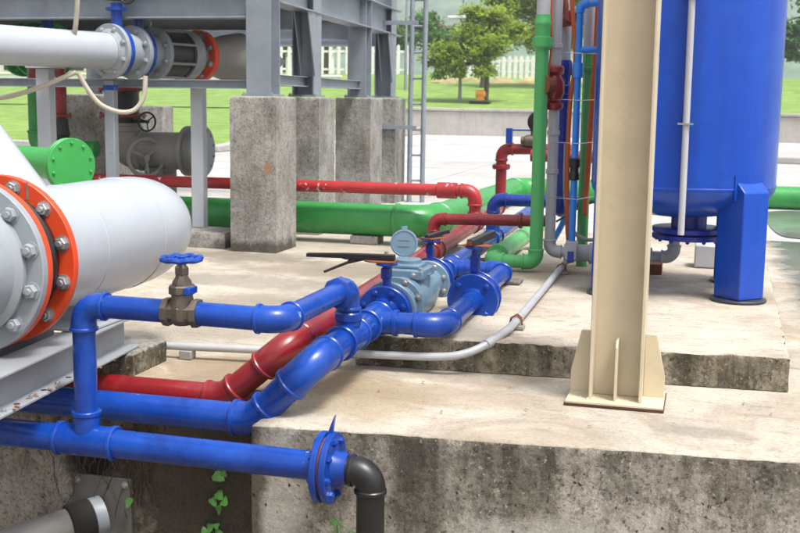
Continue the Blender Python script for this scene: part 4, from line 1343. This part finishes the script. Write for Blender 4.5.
# further pillars and posts at the back of the gantry
for i, (x, y, w, lab) in enumerate(((-6.45, 11.2, .30, 'concrete pillar at the back of the gantry behind the grey cross pipe'), (-8.2, 10.2, .35, 'concrete pillar at the back of the gantry beside the green downpipe'))):
    p = slab('concrete_pillar', [(x - w, y - w), (x + w, y - w), (x + w, y + w), (x - w, y + w)], -.011 if y > 10.7 else .001, 1.215, (PILLAR, PILLAR), .004, .08)
    tag(p, lab, 'pillar')
    m = MB()
    hbeam(m, (x, y, 1.216), (x, y, 2.04), .2, .2, .012, .009, (1, 0, 0))
    m.build('rear_post', STEEL, gt)
bwl = slab('concrete_wall', [(-7.75, 13.0), (-6.62, 13.0), (-6.62, 13.3), (-7.75, 13.3)], -.011, 1.08, (PILLAR, PILLAR), .004, .1)
tag(bwl, 'short concrete wall standing behind the dull grey pipe', 'wall')
# low footing block beside the pillar
fb = slab('footing_block', [(-4.30, 8.32), (-3.70, 8.32), (-3.70, 8.72), (-4.30, 8.72)], .001, .13, (PILLAR, PILLAR), .008, .05)
tag(fb, 'low rough concrete block at the foot of a white pipe support', 'footing')

# ladder
ld_ = thing('ladder', 'galvanised steel ladder standing beside the last concrete pillar', 'ladder', (-3.35, 13.0, 0))
for x in (-3.42, -3.26):
    MB().sweep([(x, 13.05, -.01), (x, 13.05, 1.2), (x + .01, 13.06, 3.1)], .030, 12).build('rail', STEEL, ld_)
for k in range(9):
    z = .25 + k * .30
    MB().cyl((-3.425, 13.052, z), (-3.255, 13.052, z), .014, n=10).build('rung', STEEL, ld_)
MB().bb((-3.80, 12.74, .86), (-3.27, 12.775, .905)).build('bracket', STEEL, ld_)
MB().bb((-3.80, 12.74, 2.05), (-3.27, 12.775, 2.095)).build('bracket', STEEL, ld_)

# ------------------------------------------------------------------ flanged grey line under the gantry
AX = V((.269, .963, 0)).normalized()
F0 = V((-4.62, 8.2, 1.555))
fg = thing('flanged_grey_pipe', 'grey pipe with paired flanges and blue lined gaps under the gantry', 'pipe', (-5, 7.9, 1.35))
MB().cyl(F0 - AX * 4.0, F0 + AX * .0, .142, n=48).build('pipe', WHITEP, fg)
pos_t = 0.0
FR = .215
for t, hub in ((0.0, None), (.11, None), (.155, None), (.265, None), (.31, None)):
    pass
flange(fg, F0 + AX * .00, AX, FR, .036, GREYP, 8, .175, .021, sides=(-1,), hub=(.142, -.04))
flange(fg, F0 + AX * .25, AX, FR, .040, GREYP, 8, .175, .021, sides=(-1,))
flange(fg, F0 + AX * .49, AX, FR, .040, GREYP, 8, .175, .021, sides=(-1,), bmat=BOLT)
for t, o_ in ((.0, 'first'), (.25, 'second')):
    MB().lathe(F0 + AX * (t + .02), AX, [(0, .200), (.055, .200), (.058, .19)], 40).build('valve_body', BLUE, fg)
    MB().cyl(F0 + AX * (t + .07), F0 + AX * (t + .235), .150, n=36).build('spool', GREYP, fg)
    v = thing('wafer_valve', 'blue valve neck with dark actuator above the %s flange gap of the grey pipe' % o_, 'valve', F0 + AX * (t + .08) + V((0, 0, .2)))
    c0 = F0 + AX * (t + .08) + V((0, 0, .19))
    MB().cyl(c0, c0 + V((0, 0, .19)), .045, n=20).build('neck', BLUE, v)
    MB().lathe(c0 + V((0, 0, .13)), (0, 0, 1), [(0, .085), (.022, .085)], 24).build('top_plate', BLUE, v)
    MB().box(c0 + V((0, 0, .27)), (.16, .14, .12), Matrix.Rotation(.7, 3, 'Z')).build('actuator', BLACK, v, bevel=.015)
    MB().sweep([c0 + V((.13 + .07 * math.cos(s * .45), -.06, .25 + .07 * math.sin(s * .45))) for s in range(15)], .009, 6).build('cable_loop', BLACK, v)
cp = thing('flexible_coupling', 'black rubber coupling with steel tie rods and an orange end flange', 'coupling', F0 + AX * .7 + V((0, 0, -.22)))
MB().lathe(F0 + AX * .51, AX, [(0, .15), (.005, .196), (.06, .202), (.13, .194), (.20, .202), (.285, .196), (.29, .15)], 40).build('sleeve', BLACK, cp)
a_, b_ = frame(AX)
for k in range(8):
    t = 2 * math.pi * (k + .5) / 8
    o_ = a_ * (.205 * math.cos(t)) + b_ * (.205 * math.sin(t))
    MB().cyl(F0 + AX * .48 + o_, F0 + AX * .80 + o_, .012, n=8).build('tie_rod', BOLT, cp)
MB().lathe(F0 + AX * .77, AX, [(0, .16), (.003, .205), (.03, .205), (.033, .16)], 40).build('clamp_ring', BLACK, cp)
flange(cp, F0 + AX * .86, AX, .21, .11, GREYP, 8, .17, .02, sides=(-1,), bmat=BOLT)
flange(cp, F0 + AX * 1.05, AX, .222, .06, ORANGE, 8, .178, .022, sides=(-1, 1), bmat=BOLT, label='orange flange')
MB().lathe(F0 + AX * .90, AX, [(0, .15), (.2, .15), (.3, .15), (.5, .20), (.7, .23)], 36).build('reducer', GREYD, cp)
MB().sweep(arc(F0 + AX * 1.85, AX, V((.7, .2, -.8)), .3, 10), .20, 28).build('bend', GREYD, cp)
MB().sweep([F0 + AX * .42 + V((0, 0, .245)) + V((.035 * math.cos(s * .5), 0, .04 * math.sin(s * .5))) for s in range(14)], .010, 8).build('lifting_eye', BOLT, cp)
# posts carrying it
for i, (p, w, zt_, lab, mat) in enumerate(((V((-5.02, 7.90, 0)), .11, 1.41, 'white square post with top plate under the grey flanged pipe', WHITEP), (V((-4.06, 8.62, 0)), .105, 1.33, 'white square post standing on the low concrete block', WHITEP), (V((-4.68, 8.30, 0)), .085, 1.33, 'galvanised post with blue band under the paired flanges', STEEL))):
    t = thing('pipe_support', lab, 'support', p)
    zb = .131 if i == 1 else .001
    MB().box((p.x, p.y, (zb + zt_) / 2), (w, w, zt_ - zb), Matrix.Rotation(.1, 3, 'Z')).build('post', mat, t, bevel=.006)
    MB().box((p.x, p.y, zt_ + .008), (w * 2.2, w * 1.6, .014), Matrix.Rotation(.1, 3, 'Z')).build('top_plate', mat, t)
    if i == 2:
        MB().box((p.x, p.y, 1.27), (w * 1.06, w * 1.06, .04), Matrix.Rotation(.1, 3, 'Z')).build('band', BLUE, t)
# sagging cables
for pts, lab in (([(-6.4, 7.4, 1.45), (-5.6, 7.45, 1.21), (-5.25, 7.48, 1.17), (-4.95, 7.55, 1.23), (-4.66, 7.75, 1.38)], 'beige cable sagging under the grey pipe on the white post side'),
                 ([(-4.64, 7.75, 1.375), (-4.58, 7.78, 1.25), (-4.50, 7.82, 1.14), (-4.38, 7.88, 1.085), (-4.28, 7.94, 1.10), (-4.22, 7.98, 1.2), (-4.21, 8.0, 1.36)], 'beige cable looping below the paired flanges'),
                 ([(-4.66, 7.74, 1.66), (-4.63, 7.72, 1.75), (-4.60, 7.70, 1.95), (-4.60, 7.70, 2.4)], 'beige cable running up in front of the gantry beam')):
    o = MB().sweep(smooth_path(pts), .019, 10).build('cable', CABLE)
    tag(o, lab, 'cable')

# green valve pipe up left
gq = thing('green_flanged_pipe', 'green flanged pipe high behind the grey pipe under the gantry', 'pipe', (-6, 9.2, 1.5))
MB().cyl((-7.5, 9.55, 1.62), (-5.5, 9.55, 1.62), .13, n=36).build('pipe', GREEN, gq)
for x in (-6.30, -6.17, -5.98):
    flange(gq, (x, 9.55, 1.62), (.9, -.4, 0), .25, .04, GREEN, 8, .2, .022, sides=(1, -1))
MB().lathe((-6.10, 9.55, 1.62), (.9, -.4, 0), [(0, .23), (.05, .23)], 36).build('valve_body', BLUE2, gq)
MB().cyl((-6.0, 9.5, 1.8), (-6.0, 9.5, 2.05), .055, n=20).build('valve_neck', BLUE, gq)
MB().lathe((-5.62, 9.5, 1.58), (.15, -.5, 1), [(0, .13), (.06, .13), (.07, .19), (.11, .19), (.13, .16)], 28).build('cap_flange', GREEN, gq)
gd = thing('green_downpipe', 'dark green downpipe behind the green end flange', 'pipe', (-6.0, 9.3, .5))
run(gd, [(-5.98, 9.25, 1.55), (-5.98, 9.25, .72), (-5.4, 9.3, .72)], .075, GREEND, bend=1.4)
gf = thing('green_end_flange', 'green blind flange with ring of bolts behind the large white pipe', 'flange', (-3.85, 6.3, .65))
FA = V((.90, -.43, 0)).normalized()
flange(gf, (-3.84, 6.30, .775), FA, .170, .022, GREEN, 10, .140, .011, sides=(1,))
flange(gf, V((-3.84, 6.30, .775)) - FA * .030, FA, .170, .026, GREEN, 10, .140, .011, sides=(-1,))
MB().cyl(V((-3.84, 6.30, .775)) - FA * .03, V((-3.84, 6.30, .775)) - FA * .8, .10, n=32).build('pipe', GREEN, gf)
# red piping with black pump parts
rq = thing('red_drop_pipe', 'small red pipe loop dropping to a black valve under the gantry', 'pipe', (-5.7, 9.2, .9))
run(rq, [(-5.93, 9.15, 1.6), (-5.93, 9.15, 1.29), (-5.66, 9.15, 1.29)], .045, RED, bend=1.4)
run(rq, [(-5.66, 9.15, 1.29), (-5.66, 9.15, .98)], .05, RED)
MB().cyl((-5.66, 9.15, 1.24), (-5.66, 9.15, 1.5), .045).build('pipe', RED, rq)
flange(rq, (-5.66, 9.15, 1.02), (0, 0, 1), .09, .03, RED, 6, .075, .01)
MB().lathe((-5.66, 9.15, .70), (0, 0, 1), [(0, .05), (.03, .07), (.1, .05), (.15, .075), (.22, .06), (.3, .06)], 20).build('black_valve', BLACK, rq)
# dark red valve block
dv = thing('red_flanged_valve', 'dark valve block between two red flanges behind the galvanised post', 'valve', (-5.45, 9.6, 1.0))
MB().cyl((-5.38, 9.75, .95), (-5.38, 9.75, 1.26), .16, n=28).build('body', BLACK, dv)
flange(dv, (-5.38, 9.75, 1.265), (0, 0, 1), .23, .03, RED, 8, .2, .014)
flange(dv, (-5.38, 9.75, 1.02), (0, 0, 1), .23, .03, RED, 8, .2, .014)
# dull grey cross pipe with end flange and wheels
gx = thing('dull_grey_pipe', 'dull grey pipe with elbow and bolted end flange behind the white post', 'pipe', (-5, 9.7, .5))
run(gx, [(-5.38, 9.75, .95), (-5.38, 9.75, .69), (-4.62, 9.75, .70)], .175, GREYD, bend=1.1, er=1.06, cr=1.1, sock=.2)
flange(gx, (-4.70, 9.75, .70), (1, 0, 0), .235, .035, GREYD, 12, .20, .014, sides=(-1,))
flange(gx, (-4.56, 9.75, .70), (1, 0, 0), .235, .05, GREYP, 12, .20, .014, sides=(1,))
MB().lathe((-4.69, 9.75, .70), (1, 0, 0), [(0, .19), (.12, .19)], 32).build('spacer', GREYD, gx)
MB().bb((-5.08, 9.6, .001), (-4.9, 9.9, .54)).build('foot', PILLAR, gx)


def wheel(name, c, d, r, mat, label, stem):
    root = thing(name, label, 'handwheel', c)
    a_, b_ = frame(V(d))
    c = V(c)
    pts = [c + a_ * (r * math.cos(2 * math.pi * k / 36)) + b_ * (r * math.sin(2 * math.pi * k / 36)) for k in range(37)]
    MB().sweep(pts, r * .11, 8, False).build('rim', mat, root)
    for k in range(3):
        t = 2 * math.pi * k / 3 + .4
        MB().cyl(c, c + a_ * (r * math.cos(t)) + b_ * (r * math.sin(t)), r * .08, n=8).build('spoke', mat, root)
    MB().cyl(c - V(d).normalized() * stem, c + V(d).normalized() * .03, r * .17, n=12).build('stem', mat, root)


wheel('handwheel', (-5.02, 9.55, .97), (.8, -.6, 0), .085, BLACK, 'black valve handwheel on a stem behind the galvanised post', .25)
wheel('handwheel', (-5.02, 9.52, .64), (.75, -.66, 0), .17, GREYD, 'grey handwheel in front of the dull grey pipe', .12)

# ------------------------------------------------------------------ right side: puddle, far kerb
pud = MB()
pp = []
for k in range(160):
    t = 2 * math.pi * k / 160
    rx_ = 1.25 + .06 * math.sin(3 * t + 1)
    ry_ = 2.1 + .08 * math.sin(4 * t)
    ct, st = math.cos(t), math.sin(t)
    pp.append(V((2.05 + rx_ * 1.18 * math.copysign(abs(ct) ** .45, ct), 12.25 + ry_ * .72 * math.copysign(abs(st) ** .45, st), -.004)))
pud.v = pp
pud.f = [tuple(range(160))]
WET, nt, b = _new('wet_floor')
p = pos(nt)
c_ = ramp(nt, noi(nt, p, 2.2, 7, .65), [(.35, (.12, .12, .125, 1)), (.7, (.22, .205, .19, 1))])
nt.links.new(c_, b.inputs['Base Color'])
rr = ramp(nt, noi(nt, p, 3.5, 6, .65), [(.40, g(.06)), (.62, g(.18))])
nt.links.new(rr, b.inputs['Roughness'])
b.inputs['Specular IOR Level'].default_value = .7
struct(pud.build('puddle', WET, ang=None))
fk = MB().bb((-1.4, 24.6, -.012), (40, 25.1, .12)).build('kerb', ROADM, bevel=.02)
struct(fk)
# lamp posts, fence, trees


def lamp_post(x, y, h, label, arm, mat=STEEL):
    z = lawnz(x, y) if y > 38.3 else -.012
    t = thing('lamp_post', label, 'lamp post', (x, y, z), 'lamp posts along the lawn')
    MB().cyl((x, y, z), (x, y, z + h), .075, .045, n=14).build('pole', mat, t)
    MB().sweep([(x, y, z + h - .05), (x + arm * .4, y, z + h + .1), (x + arm, y, z + h + .12)], .035, 8).build('arm', mat, t)
    MB().box((x + arm * 1.15, y, z + h + .10), (.75, .28, .12)).build('lamp_head', WHITE, t, bevel=.03)
    return t


lamp_post(-9.75, 45, 3.25, 'grey lamp post rising out of the light green tree', -.15)
lamp_post(-13.35, 50, 4.0, 'lamp post with a long white head beside the ladder', 1.0)
lamp_post(-14.2, 66, 6.3, 'tall lamp post with a raised white head against the hill', 2.2)
lamp_post(3.08, 37.2, 6.5, 'white lamp post standing at the road edge right of the tank', .5, WHITE)


def fence(x0, x1, y, sp, hgt, label, name='picket_fence'):
    z0 = lawnz((x0 + x1) / 2, y) - .1
    t = thing(name, label, 'fence', ((x0 + x1) / 2, y, z0))
    pk = MB().bb((-.085, -.04, 0), (.085, .04, hgt)).prism([V((-.085, -.04, hgt)), V((.085, -.04, hgt)), V((0, -.04, hgt + .10))], (0, .08, 0)).mesh('picket', PAINTW)
    n = int((x1 - x0) / sp)
    for k in range(n + 1):
        inst(pk, 'picket', Matrix.Translation((x0 + k * sp, y, lawnz(x0 + k * sp, y) - .1)), t)
    for zz in (.35, hgt - .25):
        MB().bb((x0, y + .05, z0 + zz), (x1, y + .11, z0 + zz + .12)).build('rail', PAINTW, t)


fence(-13.6, 2.5, 58, .30, 1.15, 'white picket fence along the top of the grass bank')
fence(-34, -16.5, 62, .5, 1.6, 'taller pale picket fence behind the gantry')
wl = MB().bb((-75, 52.0, .9), (-17.2, 52.25, 2.15)).bb((-75, 51.95, 2.15), (-17.1, 52.3, 2.25)).build('boundary_wall', PAINTW, bevel=.02)
tag(wl, 'long pale boundary wall beyond the lawn behind the gantry', 'wall')
pw = thing('pump_unit', 'small orange pump on a black skid under the light green tree', 'pump', (-8.75, 44.4, 1.1))
zt_ = lawnz(-8.75, 44.4)
MB().bb((-9.2, 44.2, zt_), (-8.4, 44.7, zt_ + .12)).build('skid', BLACK, pw, bevel=.03)
MB().lathe((-8.98, 44.45, zt_ + .38), (1, 0, 0), [(0, .09), (.03, .17), (.32, .17), (.38, .10)], 18).bb((-8.9, 44.3, zt_ + .14), (-8.66, 44.6, zt_ + .3)).build('body', PUMPY, pw)
bw = thing('white_building', 'low white building behind the gantry with dark windows', 'building', (-33, 78, 2))
MB().bb((-56, 80, 1.5), (-29.5, 88, 5.4)).build('wall', PAINTW, bw)
MB().bb((-56.6, 79.4, 5.4), (-29, 88.6, 5.8)).build('roof', FARWALL, bw)
for k in range(9):
    MB().bb((-54.5 + k * 2.8, 79.93, 3.0), (-53.0 + k * 2.8, 79.99, 4.5)).build('window', DARKM, bw)


def tree(x, y, h, crown, nleaf, leaf, mat, label, group='trees around the lawn', z=None):
    z = lawnz(x, y) - .05 if z is None else z
    t = thing('tree', label, 'tree', (x, y, z), group)
    tr = MB()
    hub = V((x, y, z + h * .42))
    tr.sweep([(x, y, z), (x + .05, y, z + h * .2), tuple(hub)], [h * .03, h * .022, h * .016], 9)
    blobs = [(V((x + bx, y + by, z + bz)), br_) for bx, by, bz, br_ in crown]
    for c, br_ in blobs:
        mid = hub.lerp(c, .5) + V((random.uniform(-.15, .15), random.uniform(-.15, .15), .1)) * br_
        tr.sweep([hub + V((0, 0, -.1)), mid, c], [h * .013, h * .008, h * .003], 6)
        for q in range(3):
            e = c + V((random.uniform(-1, 1), random.uniform(-1, 1), random.uniform(-.4, .8))) * br_ * .8
            tr.sweep([mid, (mid + e) / 2 + V((0, 0, .05)), e], [h * .006, h * .004, h * .0015], 5)
    tr.build('trunk', BARK, t)
    cr = MB()
    wsum = sum(b[1] ** 2 for b in blobs)
    for c, br_ in blobs:
        n = int(nleaf * br_ ** 2 / wsum)
        ncl = max(14, int(n / 26))
        for q in range(ncl):
            u = V((random.gauss(0, 1), random.gauss(0, 1), random.gauss(0, 1))).normalized()
            rad = br_ * (random.random() ** .45) * (0.75 + .45 * noise.noise(u * 1.7 + c * .3))
            cc = c + V((u.x, u.y, u.z * .72)) * rad
            cs = br_ * random.uniform(.10, .22)
            for l in range(int(n / ncl)):
                p = cc + V((random.gauss(0, cs), random.gauss(0, cs), random.gauss(0, cs * .55)))
                a = V((random.gauss(0, 1), random.gauss(0, 1), random.gauss(0, .6))).normalized()
                b = a.cross(V((random.gauss(0, .5), random.gauss(0, .5), 1))).normalized()
                s = leaf * random.uniform(.6, 1.3)
                i0 = len(cr.v)
                cr.v += [p - a * s, p + b * s * .42, p + a * s, p - b * s * .42]
                cr.f.append((i0, i0 + 1, i0 + 2, i0 + 3))
    me = bpy.data.meshes.new('crown')
    me.from_pydata([tuple(p - ORG[t.name]) for p in cr.v], [], cr.f)
    me.materials.append(mat)
    o = bpy.data.objects.new('crown', me)
    COL.objects.link(o)
    o.parent = t
    return t


tree(-8.7, 45.0, 4.2, [(-1.5, 0, 2.0, .85), (-.6, .2, 2.7, 1.0), (.4, -.3, 2.3, .85), (-2.2, .3, 1.75, .70), (.3, .4, 3.4, .9), (-1.1, -.4, 1.35, .6), (.1, -.5, 1.25, .6), (-.4, -.2, 1.9, .85), (-1.8, -.2, 1.25, .5), (.9, .2, 2.9, .8), (-.5, .1, 3.5, .8)], 15000, .095, LEAF1, 'light green small tree with orange pump at its foot')
tree(-10.15, 52.0, 6.5, [(.9, 0, 2.5, 1.0), (2.2, .5, 2.35, 1.1), (3.6, 0, 2.3, 1.1), (1.4, .3, 3.6, 1.2), (3.0, .5, 3.5, 1.3), (4.6, .3, 2.9, 1.1), (.5, 0, 4.1, .9), (2.4, 0, 4.8, 1.1), (4.2, 0, 4.4, 1.1)], 22000, .11, LEAF1, 'feathery pale green tree in front of the picket fence')
tree(-15.2, 64.0, 7.0, [(-2.5, 0, 2.1, 1.5), (0, 0, 2.0, 1.4), (1.8, .5, 1.9, 1.2), (-1.0, .5, 3.0, 1.2), (-4.5, 0, 2.3, 1.7), (3.0, 0, 1.5, 1.0)], 14000, .16, LEAF2, 'dark green broad tree behind the ladder')
tree(-4.0, 66.0, 9.0, [(-1.4, 0, 3.0, 1.8), (1, 0, 3.2, 2.0), (3.2, .5, 3.3, 1.9), (0, .5, 5.0, 1.9), (2.4, 0, 5.5, 1.9)], 13000, .18, LEAF1, 'tall mid green tree half hidden by the risers')
tree(-24.0, 70.0, 8.0, [(-3, 0, 2.8, 2.2), (0, 0, 3.3, 2.2), (2.8, .5, 2.8, 2.0), (-1, .5, 4.8, 1.8)], 9000, .2, LEAF3, 'bushy tree seen between the gantry posts')
tree(5.3, 62.0, 9.0, [(-1.6, 0, 2.4, 1.3), (0, 0, 3.8, 1.6), (1.8, .5, 3.0, 1.9), (-.8, .5, 5.4, 1.5), (1.8, 0, 6.2, 2.0), (-1.4, 0, 1.4, 1.0)], 10000, .18, LEAF2, 'dark green tree beyond the lamp post right of the tank')
tree(9.5, 75.0, 10.0, [(-3, 0, 3.2, 2.2), (0, 0, 4.6, 2.6), (2.8, .5, 3.3, 2.4), (-1, .5, 6.9, 2.2), (-3.4, 0, 5.6, 1.8)], 10000, .22, LEAF3, 'tall leafy tree on the slope right of the tank')
tree(-38.0, 75.0, 9.0, [(-3, 0, 3.2, 2.4), (0, 0, 4.0, 2.4), (3.2, .5, 3.3, 2.2), (-1, .5, 5.8, 2.2)], 7000, .24, LEAF2, 'dark tree beside the low white building')

dry = MB()
for k in range(60):
    x = random.uniform(-13, 1)
    y = random.uniform(54, 57.5)
    z = lawnz(x, y)
    dry.lathe((x, y, z - .05), (0, 0, 1), [(0, random.uniform(.4, .9)), (.12, .3), (.2, .05)], 7)
o = dry.build('bare_earth', EARTH)
o['kind'] = 'stuff'
o['label'] = 'patches of bare tan earth below the picket fence'

# ------------------------------------------------------------------ small plants and litter on the wall


def leafmesh():
    m = MB()
    pts = []
    for k in range(10):
        t = 2 * math.pi * k / 10
        pts.append(V((.5 * math.cos(t) * (1 + .25 * math.cos(3 * t)), .42 * math.sin(t) * (1 + .2 * math.cos(3 * t)), .06 * math.cos(2 * t))))
    m.v = [V((0, 0, .03))] + pts
    m.f = [(0, 1 + k, 1 + (k + 1) % 10) for k in range(10)]
    return m.mesh('leaf', VINE, ang=60)


LM = leafmesh()


def plant(x, y, z, label, leaves):
    t = thing('wall_plant', label, 'plant', (x, y, z), None)
    for (dx, dz, s) in leaves:
        p = V((x + dx, y - .03 - .02 * random.random(), z + dz))
        MB().sweep([(x, y + .004, z), (x + dx * .5, y - .02, z + dz * .6), tuple(p)], .0018, 5).build('stem', VINE, t)
        M = orient(p, (random.uniform(-.4, .4), -1, random.uniform(.1, .8)), random.uniform(0, 6.28)) @ Matrix.Diagonal((s, s, s, 1))
        inst(LM, 'leaf', M, t)


plant(-1.952, 4.33, -.395, 'single green leaf sprouting from the dark wall just under the front pipe', [(0, .0, .055), (.02, .012, .04)])
plant(-1.95, 4.33, -.51, 'lobed green sprig on the dark wall beside the pale stain', [(0, .03, .05), (-.028, .0, .042), (.03, .01, .045), (.0, -.028, .042)])
plant(-1.99, 4.33, -.655, 'cluster of small green leaves low on the dark wall', [(0, .03, .04), (-.03, .0, .045), (.035, .0, .045), (.0, -.03, .04), (.03, .04, .035)])
plant(-1.27, 3.855, -.36, 'tiny sprig of leaves on the wall left of the black downpipe', [(0, .02, .03), (.03, -.06, .045), (.085, -.02, .025), (-.02, -.05, .025), (.04, -.10, .03)])
plant(-2.36, 4.30, -.54, 'small green leaf on the edge of the square wall plate', [(0.0, .0, .045)])
# dry roots hanging under the pipes
rt = thing('dry_roots', 'tangle of dry brown roots hanging on the wall below the front tee', 'roots', (-2.55, 4.31, -.4))
for k in range(60):
    x = random.uniform(-2.70, -2.36) if k < 44 else random.uniform(-2.36, -2.25)
    p = [V((x, 4.315, random.uniform(-.22, -.05)))]
    for q in range(random.randint(4, 10)):
        p.append(p[-1] + V((random.uniform(-.035, .028), random.uniform(-.012, .008), -random.uniform(.03, .075))))
        p[-1].y = min(p[-1].y, 4.322)
    MB().sweep(smooth_path(p, 4), random.uniform(.001, .0024), 5).build('root', ROOTM, rt)
dl = MB()
dl.v = [V(p) for p in ((-.5, 0, 0), (-.15, .28, .1), (.3, .2, .02), (.5, 0, .14), (.25, -.25, .05), (-.2, -.22, .12))]
dl.f = [(0, 1, 5), (1, 2, 4, 5), (2, 3, 4)]
DLM = dl.mesh('dry_leaf', DRY)
for k in range(46):
    if k < 14:
        x, y, z, s = random.uniform(-2.36, -2.31), random.uniform(3.3, 4.3), .116, random.uniform(.015, .035)
        lab, grp = 'curled dry leaf on the lower flange of the grey I-beam', 'dry leaves on the beam'
    elif k < 34:
        x, y, z, s = random.uniform(-1.3, .9), random.uniform(4.15, 4.85), .005, random.uniform(.008, .02)
        lab, grp = 'tiny dry leaf lying on the front ledge below the plinth', 'dry leaves on the ledge'
    else:
        x, y, z, s = random.uniform(-1.2, .3), random.uniform(5.1, 6.6), .155, random.uniform(.008, .018)
        lab, grp = 'tiny dry leaf lying on top of the plinth', 'dry leaves on the plinth'
    if k < 34 and k >= 14 and -.52 < x < -.1 and y > 4.42:
        x += .5
    o = bpy.data.objects.new('dry_leaf', DLM)
    COL.objects.link(o)
    o.matrix_world = Matrix.Translation((x, y, z)) @ Matrix.Rotation(random.uniform(0, 6.28), 4, 'Z') @ Matrix.Diagonal((s, s, s, 1))
    tag(o, lab, 'leaf', grp)

# ------------------------------------------------------------------ air
hz = MB().bb((-1600, -320, -2.4), (1600, 1560, 92)).build('haze', plain('haze_air', (1, 1, 1)), ang=None)
hm, nt, b = _new('haze_volume')
nt.nodes.remove(b)
pv = N(nt, 'ShaderNodeVolumePrincipled')
pv.inputs['Color'].default_value = (0.90, 0.94, 1.0, 1)
pv.inputs['Density'].default_value = 0.0014
pv.inputs['Anisotropy'].default_value = 0.2
nt.links.new(pv.outputs[0], nt.nodes['Material Output'].inputs['Volume'])
hz.data.materials.clear()
hz.data.materials.append(hm)
hz['kind'] = 'stuff'
hz['label'] = 'thin pale haze in the air over the site'
